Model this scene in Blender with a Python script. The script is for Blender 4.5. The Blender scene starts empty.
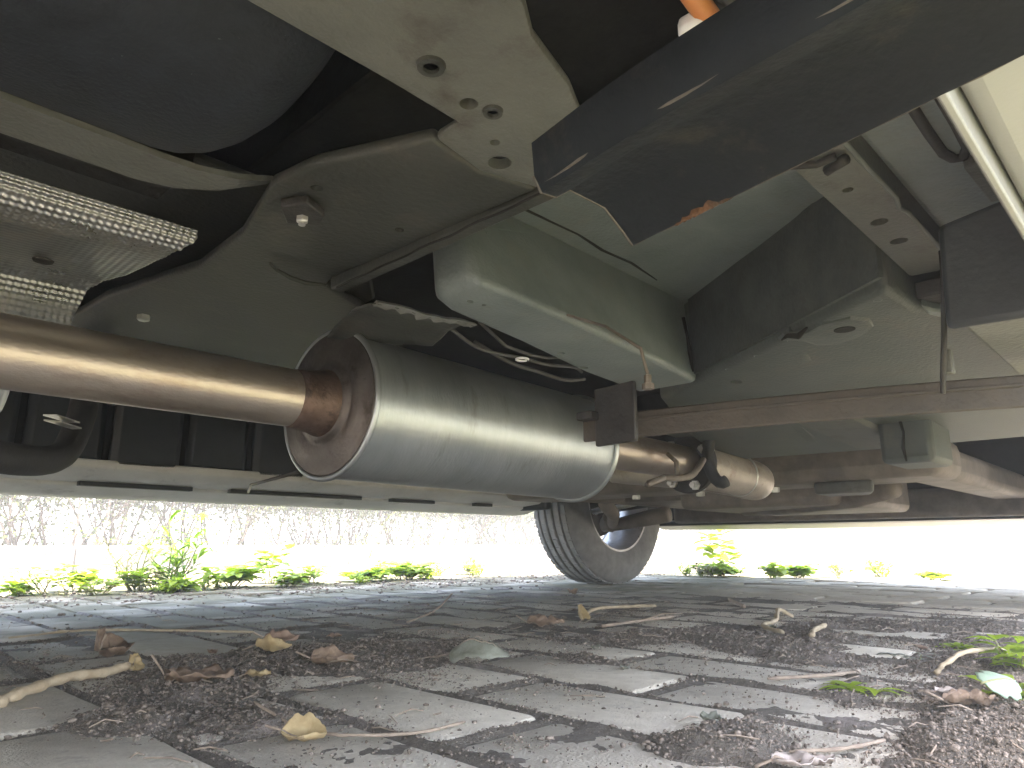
import bpy, bmesh, math, random
import numpy as np
from mathutils import Vector, Matrix, noise
R = math.radians
rng = random.Random(7)
nr = np.random.default_rng(11)
sc = bpy.context.scene
col = sc.collection

# ------------------------------------------------------------------ camera
cam_d = bpy.data.cameras.new('camera')
cam = bpy.data.objects.new('camera', cam_d)
col.objects.link(cam)
cam_d.sensor_width = 36.0
cam_d.lens = 24.6
cam_d.clip_start = 0.01
cam_d.clip_end = 400.0
cam.location = (0, 0, 0.14)
cam.rotation_euler = (R(90 + 12.95), 0, R(44.18 - 90))      # heading 44.2 deg from the car's long axis
sc.camera = cam

# ------------------------------------------------------------------ sky, sun, exposure
SUN = Vector((-0.10, -0.42, 0.90)).normalized()
w = bpy.data.worlds.new('World')
sc.world = w
w.use_nodes = True
wn = w.node_tree.nodes
sky = wn.new('ShaderNodeTexSky')
sky.sky_type = 'NISHITA'
sky.sun_disc = False
sky.sun_elevation = math.asin(SUN.z)
sky.sun_rotation = math.atan2(SUN.x, SUN.y)
sky.air_density = 0.9
sky.dust_density = 2.0
sky.ozone_density = 0.4
wn['Background'].inputs[1].default_value = 0.15
w.node_tree.links.new(sky.outputs[0], wn['Background'].inputs[0])
sl = bpy.data.lights.new('sun', 'SUN')
sl.energy = 3.4
sl.angle = R(0.6)
sl.color = (1.0, 0.95, 0.88)
so = bpy.data.objects.new('sun', sl)
so.rotation_euler = (-SUN).to_track_quat('-Z', 'Y').to_euler()
so.location = (0, -4, 8)
col.objects.link(so)
sc.view_settings.view_transform = 'Standard'
sc.view_settings.look = 'None'
sc.view_settings.gamma = 1.0
sc.view_settings.exposure = 4.05
sc.view_settings.use_white_balance = True          # phone balanced for the shade under the car
sc.view_settings.white_balance_temperature = 7300
sc.view_settings.white_balance_tint = 10
GLARE_VEIL = 0.04                                        # scattering per metre, volume added to imitate lens glare
sc.render.engine = 'CYCLES'
sc.cycles.use_denoising = True
sc.cycles.max_bounces = 12
sc.cycles.diffuse_bounces = 8
sc.cycles.glossy_bounces = 4

# ------------------------------------------------------------------ materials
def mat(name, c1, c2=None, scale=30, rough=.6, metal=0, bump=0, bscale=200, detail=5,
        spot=None, rvar=.1, stretch=None, rand=0, trans=0, spec=.5, contrast=(.35, .65)):
    m = bpy.data.materials.new(name)
    m.use_nodes = True
    nt = m.node_tree
    N, L = nt.nodes, nt.links
    bs = N['Principled BSDF']
    bs.inputs['Metallic'].default_value = metal
    bs.inputs['Specular IOR Level'].default_value = spec
    tc = N.new('ShaderNodeTexCoord')
    co = tc.outputs['Object']
    if stretch:
        mp = N.new('ShaderNodeMapping')
        mp.inputs['Scale'].default_value = stretch
        L.new(co, mp.inputs[0])
        co = mp.outputs[0]
    n = N.new('ShaderNodeTexNoise')
    n.inputs['Scale'].default_value = scale
    n.inputs['Detail'].default_value = detail
    n.inputs['Roughness'].default_value = .65
    L.new(co, n.inputs['Vector'])
    cr = N.new('ShaderNodeValToRGB')
    cr.color_ramp.elements[0].position, cr.color_ramp.elements[1].position = contrast
    cr.color_ramp.elements[0].color = (*c1, 1)
    cr.color_ramp.elements[1].color = (*(c2 or c1), 1)
    L.new(n.outputs['Fac'], cr.inputs[0])
    out = cr.outputs[0]
    if spot:                                   # (colour, scale, threshold, softness)
        n2 = N.new('ShaderNodeTexNoise')
        n2.inputs['Scale'].default_value = spot[1]
        n2.inputs['Detail'].default_value = 8
        n2.inputs['Roughness'].default_value = .7
        L.new(co, n2.inputs['Vector'])
        mr = N.new('ShaderNodeMapRange')
        mr.inputs[1].default_value = spot[2]
        mr.inputs[2].default_value = spot[2] + spot[3]
        L.new(n2.outputs['Fac'], mr.inputs[0])
        mx = N.new('ShaderNodeMix')
        mx.data_type = 'RGBA'
        L.new(mr.outputs[0], mx.inputs[0])
        L.new(out, mx.inputs[6])
        mx.inputs[7].default_value = (*spot[0], 1)
        out = mx.outputs[2]
    if rand:
        oi = N.new('ShaderNodeObjectInfo')
        hv = N.new('ShaderNodeHueSaturation')
        mr = N.new('ShaderNodeMapRange')
        mr.inputs[3].default_value = 1 - rand
        mr.inputs[4].default_value = 1 + rand
        L.new(oi.outputs['Random'], mr.inputs[0])
        L.new(mr.outputs[0], hv.inputs['Value'])
        L.new(out, hv.inputs['Color'])
        out = hv.outputs[0]
    L.new(out, bs.inputs['Base Color'])
    mr = N.new('ShaderNodeMapRange')
    mr.inputs[3].default_value = max(.03, rough - rvar)
    mr.inputs[4].default_value = min(1, rough + rvar)
    L.new(n.outputs['Fac'], mr.inputs[0])
    L.new(mr.outputs[0], bs.inputs['Roughness'])
    if bump:
        n3 = N.new('ShaderNodeTexNoise')
        n3.inputs['Scale'].default_value = bscale
        n3.inputs['Detail'].default_value = 6
        L.new(co, n3.inputs['Vector'])
        b = N.new('ShaderNodeBump')
        b.inputs['Strength'].default_value = min(1, bump)
        b.inputs['Distance'].default_value = .002 * max(1, bump)
        L.new(n3.outputs['Fac'], b.inputs['Height'])
        L.new(b.outputs[0], bs.inputs['Normal'])
    if trans:
        bs.inputs['Transmission Weight'].default_value = 0
        tr = N.new('ShaderNodeBsdfTranslucent')
        L.new(out, tr.inputs[0])
        ms = N.new('ShaderNodeMixShader')
        ms.inputs[0].default_value = trans
        L.new(bs.outputs[0], ms.inputs[1])
        L.new(tr.outputs[0], ms.inputs[2])
        L.new(ms.outputs[0], N['Material Output'].inputs[0])
    return m

M = {}
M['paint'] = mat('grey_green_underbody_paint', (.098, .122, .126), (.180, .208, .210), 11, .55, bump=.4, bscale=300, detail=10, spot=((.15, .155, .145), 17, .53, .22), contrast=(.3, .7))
M['floor2'] = mat('dusty_shaded_front_floor_paint', (.034, .044, .042), (.080, .092, .088), 11, .6, bump=.4, bscale=300, detail=10, spot=((.082, .078, .068), 17, .53, .22), contrast=(.3, .7))  # underbody paint with dust patches, darkened to imitate weaker light here
M['pale_sill'] = mat('glare_paled_sill', (.56, .55, .51), (.70, .69, .65), 7, .7, bump=.3, bscale=200, spot=((.34, .32, .28), 12, .58, .15))  # far sill lightened: lens glare put into its colour, plus dirt spots
M['beige'] = mat('beige_primer', (.062, .067, .061), (.108, .112, .101), 12, .6, bump=.4, bscale=320, detail=10, spot=((.042, .037, .030), 26, .53, .2), contrast=(.3, .7))
M['olive'] = mat('grimy_shaded_olive_primer', (.015, .0175, .0145), (.031, .033, .028), 11, .6, bump=.35, bscale=240, spot=((.05, .045, .036), 24, .54, .2))  # grimy primer darkened: crossmember's fall-off into shade put into the colour
M['seal'] = mat('black_underseal', (.012, .012, .012), (.024, .024, .023), 25, .9, bump=.5, bscale=160, spec=.1)
M['wallpaint'] = mat('dusty_dark_paint', (.034, .041, .040), (.064, .073, .070), 26, .7, bump=.5, bscale=220, spot=((.035, .034, .03), 40, .52, .25))
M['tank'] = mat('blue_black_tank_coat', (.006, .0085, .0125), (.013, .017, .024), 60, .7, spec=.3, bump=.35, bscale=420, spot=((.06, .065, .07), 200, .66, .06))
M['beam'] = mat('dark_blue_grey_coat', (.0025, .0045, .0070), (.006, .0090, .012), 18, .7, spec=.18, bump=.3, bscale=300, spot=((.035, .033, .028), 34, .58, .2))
M['worn'] = mat('worn_bare_edge', (.085, .072, .056), (.036, .031, .026), 60, .55, bump=.3, bscale=300)
M['rust'] = mat('orange_rust', (.085, .034, .011), (.022, .015, .010), 90, .85, bump=1, bscale=500)
M['rustbar'] = mat('brown_rusted_steel', (.029, .0235, .0185), (.050, .041, .033), 35, .7, bump=.5, bscale=260, spot=((.055, .04, .03), 50, .55, .12))
M['iron'] = mat('dark_steel', (.014, .0135, .013), (.034, .031, .029), 40, .6, metal=.3, bump=.4, bscale=260)
M['engine'] = mat('grimy_engine_metal', (.125, .108, .094), (.22, .19, .165), 18, .65, metal=.25, bump=.5, bscale=120)
M['alum'] = mat('aluminised_steel', (.36, .395, .41), (.47, .505, .52), 18, .38, metal=.9, bump=.22, bscale=420, spot=((.27, .275, .27), 38, .58, .16), rvar=.09, stretch=(1, .3, .3))
M['cap'] = mat('heat_browned_steel', (.070, .060, .055), (.14, .125, .118), 25, .42, metal=.7, bump=.2, bscale=240, spot=((.045, .033, .027), 40, .56, .14))
M['pipe'] = mat('browned_stainless_pipe', (.40, .345, .295), (.52, .455, .395), 16, .36, metal=.9, bump=.14, bscale=420, spot=((.30, .205, .15), 15, .52, .18), stretch=(.5, 1, 1), rvar=.08)
M['pale_pipe'] = mat('dusty_pale_pipe', (.30, .265, .23), (.42, .375, .33), 20, .5, metal=.45, bump=.2, bscale=300, spot=((.20, .155, .125), 24, .56, .16))
M['pipe_end'] = mat('scorched_pipe_end', (.105, .068, .052), (.19, .13, .105), 40, .5, metal=.75, bump=.5, bscale=300, spot=((.045, .032, .028), 50, .50, .16))
M['shield'] = mat('embossed_aluminium', (.30, .31, .30), (.38, .385, .375), 30, .3, metal=.9, spot=((.40, .38, .34), 30, .55, .15))
M['foil'] = mat('crumpled_aluminium', (.15, .15, .14), (.28, .28, .26), 40, .5, metal=.6, bump=.4, bscale=120)
M['bolt'] = mat('zinc_bolt', (.55, .56, .54), (.66, .66, .64), 90, .35, metal=.8)
M['rubber'] = mat('black_rubber', (.017, .017, .018), (.03, .03, .03), 60, .75, bump=.3, bscale=300)
M['tyre'] = mat('glare_paled_tyre_rubber', (.15, .147, .145), (.24, .235, .23), 22, .85, bump=.4, bscale=240)  # rubber lightened, veiling glare put into its colour
M['rim'] = mat('dusty_wheel_alloy', (.44, .42, .41), (.55, .53, .52), 40, .45, metal=.5, spot=((.16, .13, .11), 30, .58, .15))
M['plastic'] = mat('black_moulded_plastic', (.010, .014, .018), (.019, .025, .030), 30, .5, bump=.2, bscale=220)
M['silver'] = mat('silver_car_paint', (.235, .243, .243), (.27, .28, .278), 6, .6, bump=.1, bscale=500, spot=((.32, .29, .25), 14, .62, .14))
M['glass'] = mat('tinted_window_glass', (.02, .025, .025), (.03, .035, .035), 3, .06)
M['wire'] = mat('grey_wire', (.03, .03, .029), (.06, .06, .058), 60, .5)
M['orange'] = mat('orange_wire_cover', (.50, .17, .05), (.60, .24, .08), 60, .5)
M['white'] = mat('white_plastic_clip', (.78, .78, .80), (.82, .82, .84), 60, .4)
M['sealer'] = mat('seam_sealer', (.075, .086, .08), (.11, .122, .113), 60, .6)
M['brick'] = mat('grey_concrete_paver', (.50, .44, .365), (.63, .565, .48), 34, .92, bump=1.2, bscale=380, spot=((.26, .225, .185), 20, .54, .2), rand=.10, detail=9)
M['soil'] = mat('dark_soil', (.080, .066, .053), (.17, .145, .12), 120, .95, bump=1.5, bscale=700, detail=8, spot=((.27, .225, .205), 9, .54, .12))
M['crumb'] = mat('soil_crumbs', (.085, .066, .052), (.31, .25, .205), 190, .95, bump=.6, bscale=900, detail=2, contrast=(.38, .66))
M['verge'] = mat('bare_earth_verge', (.075, .063, .048), (.12, .105, .08), 6, .95, bump=1, bscale=50, spot=((.09, .12, .04), 3, .5, .1))
M['ground'] = mat('pale_paved_ground', (.30, .28, .255), (.36, .34, .31), 3, .9, bump=.3, bscale=60)
M['kerb'] = mat('grey_kerb_concrete', (.085, .080, .080), (.125, .118, .118), 9, .9, bump=.6, bscale=140, rand=.06)
M['bed'] = mat('planting_bed_soil', (.12, .10, .08), (.22, .19, .15), 12, .95, bump=1, bscale=60)
M['dry'] = mat('dry_tan_leaf', (.38, .27, .13), (.52, .40, .22), 60, .7, bump=.4, bscale=260, trans=.25, spot=((.16, .10, .06), 60, .58, .1))
M['dry2'] = mat('dry_brown_leaf', (.16, .105, .07), (.30, .21, .15), 60, .75, bump=.4, bscale=260, trans=.2, spot=((.36, .25, .17), 50, .58, .1))
M['dry3'] = mat('dry_grey_green_leaf', (.16, .16, .12), (.30, .31, .26), 50, .65, bump=.3, bscale=260, trans=.2)
M['red'] = mat('dry_reddish_leaf', (.24, .145, .10), (.36, .25, .19), 60, .7, bump=.3, bscale=260, trans=.2)
M['pale'] = mat('pale_pinkish_leaf', (.42, .35, .31), (.52, .44, .40), 50, .6, bump=.3, bscale=260, trans=.2)
M['twig'] = mat('dry_tan_twig', (.34, .26, .17), (.46, .37, .26), 70, .8, bump=.5, bscale=300)
M['twig2'] = mat('grey_brown_twig', (.20, .15, .115), (.33, .26, .20), 70, .85, bump=.5, bscale=300)
M['green'] = mat('fresh_green_leaf', (.17, .30, .03), (.27, .42, .05), 40, .5, trans=.5, rand=.12)
M['green2'] = mat('yellow_green_leaf', (.28, .42, .03), (.40, .52, .05), 40, .5, trans=.5, rand=.12)
M['mint'] = mat('pale_blue_green_leaf', (.27, .38, .28), (.36, .47, .36), 26, .45, trans=.2)
M['stem'] = mat('green_brown_stem', (.20, .19, .09), (.27, .26, .13), 50, .7)
M['hedge'] = mat('hedge_leaf', (.05, .075, .018), (.11, .14, .035), 9, .6, trans=.3, rand=.1)
M['bark'] = mat('shrub_bark', (.10, .075, .06), (.17, .13, .105), 40, .9, bump=.5, bscale=160)

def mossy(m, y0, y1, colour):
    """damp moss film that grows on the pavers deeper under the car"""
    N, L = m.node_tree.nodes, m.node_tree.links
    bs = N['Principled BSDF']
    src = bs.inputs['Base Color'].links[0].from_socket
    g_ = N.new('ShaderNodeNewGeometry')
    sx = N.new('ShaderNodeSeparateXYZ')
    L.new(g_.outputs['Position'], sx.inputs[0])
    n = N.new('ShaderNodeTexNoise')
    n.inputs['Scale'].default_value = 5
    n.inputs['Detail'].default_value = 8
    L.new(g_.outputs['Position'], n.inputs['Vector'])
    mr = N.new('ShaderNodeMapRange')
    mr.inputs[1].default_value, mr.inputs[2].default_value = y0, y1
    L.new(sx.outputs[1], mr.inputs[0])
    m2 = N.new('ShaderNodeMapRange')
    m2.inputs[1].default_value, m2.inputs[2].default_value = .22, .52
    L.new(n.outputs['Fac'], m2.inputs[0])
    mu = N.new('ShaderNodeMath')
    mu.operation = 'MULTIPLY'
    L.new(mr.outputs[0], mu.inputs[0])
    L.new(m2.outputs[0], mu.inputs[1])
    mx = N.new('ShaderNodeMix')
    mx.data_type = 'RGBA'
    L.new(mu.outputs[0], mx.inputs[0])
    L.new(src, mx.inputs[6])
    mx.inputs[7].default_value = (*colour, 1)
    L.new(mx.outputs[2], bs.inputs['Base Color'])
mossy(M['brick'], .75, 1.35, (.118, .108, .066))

# ------------------------------------------------------------------ helpers
class MB:
    def __init__(s):
        s.v, s.f = [], []
    def add(s, vs, fs):
        o = len(s.v)
        s.v += [tuple(p) for p in vs]
        s.f += [tuple(i + o for i in f) for f in fs]
        return s
    def box(s, a, b):
        (x0, y0, z0), (x1, y1, z1) = a, b
        return s.prism([(x0, y0), (x1, y0), (x1, y1), (x0, y1)], z0, z1)
    def prism(s, poly, z0, z1):
        """poly counter-clockwise; z0, z1 numbers or functions of x, y"""
        f0 = z0 if callable(z0) else (lambda x, y: z0)
        f1 = z1 if callable(z1) else (lambda x, y: z1)
        n = len(poly)
        vs = [(x, y, f0(x, y)) for x, y in poly] + [(x, y, f1(x, y)) for x, y in poly]
        fs = [tuple(range(n - 1, -1, -1)), tuple(range(n, 2 * n))]
        fs += [(i, (i + 1) % n, n + (i + 1) % n, n + i) for i in range(n)]
        return s.add(vs, fs)
    def loft(s, rings, cap=True, closed=True):
        n = len(rings[0])
        vs = [p for r in rings for p in r]
        fs = []
        for k in range(len(rings) - 1):
            for i in range(n if closed else n - 1):
                j = (i + 1) % n
                fs.append((k * n + i, k * n + j, (k + 1) * n + j, (k + 1) * n + i))
        if cap and closed:
            fs.append(tuple(range(n - 1, -1, -1)))
            fs.append(tuple((len(rings) - 1) * n + i for i in range(n)))
        return s.add(vs, fs)
    def tube(s, path, r, n=10, cap=True):
        path = [Vector(p) for p in path]
        rs = r if isinstance(r, (list, tuple)) else [r] * len(path)
        rings = []
        up = None
        for i, p in enumerate(path):
            t = (path[min(i + 1, len(path) - 1)] - path[max(i - 1, 0)]).normalized()
            if up is None:
                up = Vector((0, 0, 1)) if abs(t.z) < .9 else Vector((1, 0, 0))
            a = (up - t * up.dot(t))
            a = a.normalized() if a.length > 1e-6 else t.orthogonal().normalized()
            up = a
            b = t.cross(a)
            rings.append([p + (a * math.cos(2 * math.pi * k / n) + b * math.sin(2 * math.pi * k / n)) * rs[i] for k in range(n)])
        return s.loft(rings, cap)
    def lathe(s, prof, origin, axis='x', n=48, closed=False):
        """prof: list of (along, radius)"""
        o = Vector(origin)
        rings = []
        for a, r in prof:
            ring = []
            for k in range(n):
                c, q = math.cos(2 * math.pi * k / n) * r, math.sin(2 * math.pi * k / n) * r
                ring.append(o + (Vector((a, c, q)) if axis == 'x' else Vector((q, a, c)) if axis == 'y' else Vector((c, q, a))))
            rings.append(ring)
        if closed:
            rings.append(rings[0])
        return s.loft(rings, not closed)
    def build(s, name, m, parent=None, bevel=0, smooth=False, seg=2, angle=35, solid=0):
        me = bpy.data.meshes.new(name)
        me.from_pydata(s.v, [], s.f)
        bm = bmesh.new()
        bm.from_mesh(me)
        bmesh.ops.recalc_face_normals(bm, faces=bm.faces)
        bm.to_mesh(me)
        bm.free()
        me.materials.append(M[m])
        o = bpy.data.objects.new(name, me)
        col.objects.link(o)
        if solid:
            q = o.modifiers.new('solid', 'SOLIDIFY')
            q.thickness = solid
        if bevel:
            q = o.modifiers.new('bevel', 'BEVEL')
            q.width = bevel
            q.segments = seg
            q.limit_method = 'ANGLE'
            q.angle_limit = R(angle)
        if smooth or bevel:
            me.shade_smooth()
            if bevel or smooth == 'auto':
                me.set_sharp_from_angle(angle=R(40))
        adopt(o, parent)
        return o

def spline(pts, k=6):
    """Catmull-Rom points through pts"""
    P_ = [Vector(p) for p in pts]
    P_ = [P_[0] * 2 - P_[1]] + P_ + [P_[-1] * 2 - P_[-2]]
    out = []
    for a, b, c, d in zip(P_, P_[1:], P_[2:], P_[3:]):
        for t in np.linspace(0, 1, k, endpoint=False):
            t = float(t)
            out.append(.5 * ((2 * b) + (c - a) * t + (2 * a - 5 * b + 4 * c - d) * t * t + (3 * b - a - 3 * c + d) * t ** 3))
    return out + [P_[-2]]

def yaw(b, deg, px, py):
    c, s_ = math.cos(R(deg)), math.sin(R(deg))
    b.v = [(px + (x - px) * c - (y - py) * s_, py + (x - px) * s_ + (y - py) * c, z) for x, y, z in b.v]
    return b

def away(b, k):
    b.v = [(x * k, y * k, .14 + (z - .14) * k) for x, y, z in b.v]
    return b

def adopt(o, parent):
    if parent is not None:
        o.parent = parent
        if parent.type == 'EMPTY':
            o.matrix_parent_inverse = Matrix.Translation(-parent.location)

def tag(o, label=None, cat=None, group=None, kind=None):
    if label: o['label'] = label
    if cat: o['category'] = cat
    if group: o['group'] = group
    if kind: o['kind'] = kind
    return o

def empty(name, loc, label, cat, group=None):
    o = bpy.data.objects.new(name, None)
    o.location = loc
    o.empty_display_size = .1
    col.objects.link(o)
    return tag(o, label, cat, group)

def drill(o, holes):
    """cut real holes: (centre, radius, axis, depth)"""
    cut = MB()
    for c, r, ax, d in holes:
        cut.lathe([(-d / 2, r), (d / 2, r)], c, ax, 20)
    co = cut.build('cutter', 'seal')
    q = o.modifiers.new('holes', 'BOOLEAN')
    q.operation = 'DIFFERENCE'
    q.solver = 'EXACT'
    q.object = co
    dg = bpy.context.evaluated_depsgraph_get()
    me = bpy.data.meshes.new_from_object(o.evaluated_get(dg))
    o.modifiers.clear()
    o.data = me
    me.set_sharp_from_angle(angle=R(40))
    bpy.data.objects.remove(co)

def fbm(x, y, z=0.0, o=4):
    return noise.fractal(Vector((x, y, z)), 1.0, 2.0, o)

# ================================================================== THE SETTING
LX, LY, X0, Y0 = .1235, .245, .353, .415          # paver pitch and phase
g = MB()
g.add([(-90, -90, -.03), (90, -90, -.03), (90, 90, -.03), (-90, 90, -.03)], [(0, 1, 2, 3)])
ground = tag(g.build('ground', 'ground'), kind='structure')

def paver_mesh(k):
    r = random.Random(k)
    b = MB()
    hx, hy, c = (LX - .013) / 2, (LY - .013) / 2, .006
    def ring(ax, ay, z, j):
        # chipped, slightly uneven outline of twelve points
        pts = [(-ax + c, -ay), (0, -ay), (ax - c, -ay), (ax, -ay + c), (ax, 0), (ax, ay - c), (ax - c, ay), (0, ay), (-ax + c, ay), (-ax, ay - c), (-ax, 0), (-ax, -ay + c)]
        return [(x + r.uniform(-j, j), y + r.uniform(-j, j), z + r.uniform(-j, j) * .3) for x, y in pts]
    rings = [ring(hx, hy, -.05, 0), ring(hx, hy, -.005, .0012), ring(hx - .0018, hy - .0018, -.0012, .0018), ring(hx - .006, hy - .006, 0, .001)]
    b.loft(rings)
    o = b.build('brick', 'brick')
    me = o.data
    bpy.data.objects.remove(o)
    me.shade_smooth()
    me.set_sharp_from_angle(angle=R(50))
    return me

paver_meshes = [paver_mesh(k) for k in range(7)]
spots = []
for i in range(-30, 60):
    for j in range(-8, 18):
        x = X0 + (i + .5) * LX
        y = Y0 + (j + .5 + (.5 if i % 2 else 0)) * LY
        if y > 4.45 or y < -1.6:
            continue
        d = x * .717 + y * .697
        lat = abs(x * .697 - y * .717)
        vis = d > .25 and lat < d * .78
        spots.append((d if vis else 99, x, y))
spots.sort()
far = MB()
for k, (d, x, y) in enumerate(spots):
    me = paver_meshes[rng.randrange(7)]
    tilt = (rng.gauss(0, .006), rng.gauss(0, .005), rng.gauss(0, .006) + (math.pi if rng.random() < .5 else 0))
    z = rng.gauss(0, .0013)
    if k < 300:
        o = bpy.data.objects.new('brick', me)
        o.location = (x, y, z)
        o.rotation_euler = tilt
        col.objects.link(o)
        o.parent = ground
    else:
        mt = Matrix.Translation((x, y, z)) @ Matrix.Rotation(tilt[2], 4, 'Z')
        far.add([mt @ v.co for v in me.vertices], [tuple(p.vertices) for p in me.polygons])
tag(far.build('distant_bricks', 'brick', ground), kind='stuff')

# ---- soil that fills the joints and lies over the pavers
PATCH = [  # x, y, rx, ry, weight
    (.52, .80, .13, .22, 1.0), (.40, .88, .10, .16, .8), (.66, .80, .12, .14, .8), (.29, .74, .07, .16, 1.1), (.30, .56, .05, .07, .9),
    (.21, .66, .05, .10, .9), (.25, 1.0, .08, .13, .5), (.72, .58, .08, .09, .7), (.90, .68, .12, .09, .9), (1.02, .60, .13, .09, 1.0),
    (1.00, .44, .12, .10, 1.1), (.92, .38, .07, .09, .8), (1.25, .48, .22, .13, .9), (1.5, .35, .3, .16, .8), (.93, .22, .16, .08, .8),
    (.64, .15, .14, .06, 1.0), (.53, .27, .06, .05, 1.2), (.47, .28, .04, .05, .9), (.72, .26, .08, .04, .6), (.80, .15, .12, .07, .9),
    (.40, .38, .04, .04, .6), (.57, .49, .03, .06, .5), (1.2, .25, .25, .09, .7), (.36, .49, .03, .05, .5), (1.25, .9, .25, .12, .45), (.80, .98, .2, .2, .35),
    (.15, .03, .3, .10, 1.3), (.55, .05, .3, .09, 1.2), (.95, .07, .3, .09, 1.2), (1.4, .10, .4, .10, 1.1),
]
def patch(X, Y):
    s = np.zeros_like(X)
    for px, py, rx, ry, wt in PATCH:
        s += wt * np.exp(-(((X - px) / rx) ** 2 + ((Y - py) / ry) ** 2) * 1.3)
    return s
def joint(X, Y):
    """1 in a joint, 0 on a paver"""
    i = np.floor((X - X0) / LX)
    fx = np.abs((X - X0) / LX - i - .5)
    yy = (Y - Y0) / LY - np.where(i % 2 == 1, .5, 0)
    fy = np.abs(yy - np.floor(yy) - .5)
    ex = (.5 - fx) * LX
    ey = (.5 - fy) * LY
    return np.clip(1 - np.minimum(ex, ey) / .010, 0, 1)

def vnoise(X, Y, f, seed):
    """smooth value noise on arrays"""
    tab = np.random.default_rng(seed).random((256, 256))
    x, y = X * f, Y * f
    xi, yi = np.floor(x).astype(int), np.floor(y).astype(int)
    u, v = x - xi, y - yi
    u, v = u * u * (3 - 2 * u), v * v * (3 - 2 * v)
    t = lambda a, b: tab[a % 256, b % 256]
    return (t(xi, yi) * (1 - u) + t(xi + 1, yi) * u) * (1 - v) + (t(xi, yi + 1) * (1 - u) + t(xi + 1, yi + 1) * u) * v

def soil_z(X, Y):
    p = patch(X, Y)
    n1 = vnoise(X, Y, 14, 1) + .5 * vnoise(X, Y, 37, 2)
    cover = np.clip((p * (.35 + .75 * n1) - .50) * 1.8, -1, 1.2)
    h = -.0042 + .0038 * vnoise(X, Y, 30, 3) + np.maximum(cover, 0) * .0070
    h += joint(X, Y) * .0046 * (.45 + .8 * vnoise(X, Y, 22, 8))
    h += (.0022 * vnoise(X, Y, 110, 4) + .0020 * (vnoise(X, Y, 230, 5) - .3)) * np.clip(.5 + cover, .4, 1.3)
    return h, cover

st = .0042
gx = np.arange(-.15, 1.9, st)
gy = np.arange(-.06, 1.75, st)
GX, GY = np.meshgrid(gx, gy, indexing='ij')
SZ, _ = soil_z(GX, GY)
nx, ny = GX.shape
verts = np.stack([GX, GY, SZ], -1).reshape(-1, 3)
idx = np.arange(nx * ny).reshape(nx, ny)
faces = np.stack([idx[:-1, :-1], idx[1:, :-1], idx[1:, 1:], idx[:-1, 1:]], -1).reshape(-1, 4)
def np_mesh(name, verts, faces, m, parent=None, smooth=True):
    me = bpy.data.meshes.new(name)
    k = faces.shape[1]
    me.vertices.add(len(verts))
    me.vertices.foreach_set('co', verts.astype(np.float32).ravel())
    me.loops.add(faces.size)
    me.loops.foreach_set('vertex_index', faces.astype(np.int32).ravel())
    me.polygons.add(len(faces))
    me.polygons.foreach_set('loop_start', np.arange(0, faces.size, k, dtype=np.int32))
    me.update(calc_edges=True)
    me.validate()
    if smooth:
        me.shade_smooth()
    me.materials.append(M[m])
    o = bpy.data.objects.new(name, me)
    col.objects.link(o)
    adopt(o, parent)
    return o
tag(np_mesh('soil', verts, faces, 'soil'), 'dark crumbly soil washed over the pavers and joints', 'soil', kind='stuff')
b = MB()
b.add([(-4, -2.2, -.006), (8, -2.2, -.006), (8, 4.6, -.006), (-4, 4.6, -.006)], [(0, 1, 2, 3)])
tag(b.build('joint_sand', 'bed'), kind='structure')

def lumps(name, n, region, m, size, seed, pred, parent=None, flat=.7, sub=1):
    r = np.random.default_rng(seed)
    bm = bmesh.new()
    if sub:
        bmesh.ops.create_icosphere(bm, subdivisions=1, radius=1)
    else:
        vv = [bm.verts.new(p_) for p_ in ((1, 0, 0), (0, 1, 0), (-1, 0, 0), (0, -1, 0), (0, 0, 1), (0, 0, -1))]
        for a_ in range(4):
            bm.faces.new((vv[a_], vv[(a_ + 1) % 4], vv[4]))
            bm.faces.new((vv[(a_ + 1) % 4], vv[a_], vv[5]))
        bm.verts.index_update()
    tv = np.array([v.co[:] for v in bm.verts])
    tf = np.array([[v.index for v in f.verts] for f in bm.faces])
    bm.free()
    x0, x1, y0, y1 = region
    X = r.uniform(x0, x1, n)
    Y = r.uniform(y0, y1, n)
    keep = pred(X, Y, r)
    X, Y = X[keep], Y[keep]
    n = len(X)
    S = size[0] * (size[1] / size[0]) ** (r.random(n) ** 2.6)
    Z = np.maximum(soil_z(X, Y)[0], np.where(joint(X, Y) > .3, -.004, .0005)) + S * .35
    jit = 1 + r.normal(0, .22, (n, len(tv), 1))
    V = tv[None] * jit * S[:, None, None] * np.stack([r.uniform(.7, 1.3, n), r.uniform(.7, 1.3, n), r.uniform(flat - .2, flat + .2, n)], -1)[:, None, :]
    a = r.uniform(0, 6.28, n)
    ca, sa = np.cos(a)[:, None], np.sin(a)[:, None]
    V = np.stack([V[..., 0] * ca - V[..., 1] * sa + X[:, None], V[..., 0] * sa + V[..., 1] * ca + Y[:, None], V[..., 2] + Z[:, None]], -1)
    Fc = tf[None] + (np.arange(n) * len(tv))[:, None, None]
    return np_mesh(name, V.reshape(-1, 3), Fc.reshape(-1, 3), m, parent, smooth=False)

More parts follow.
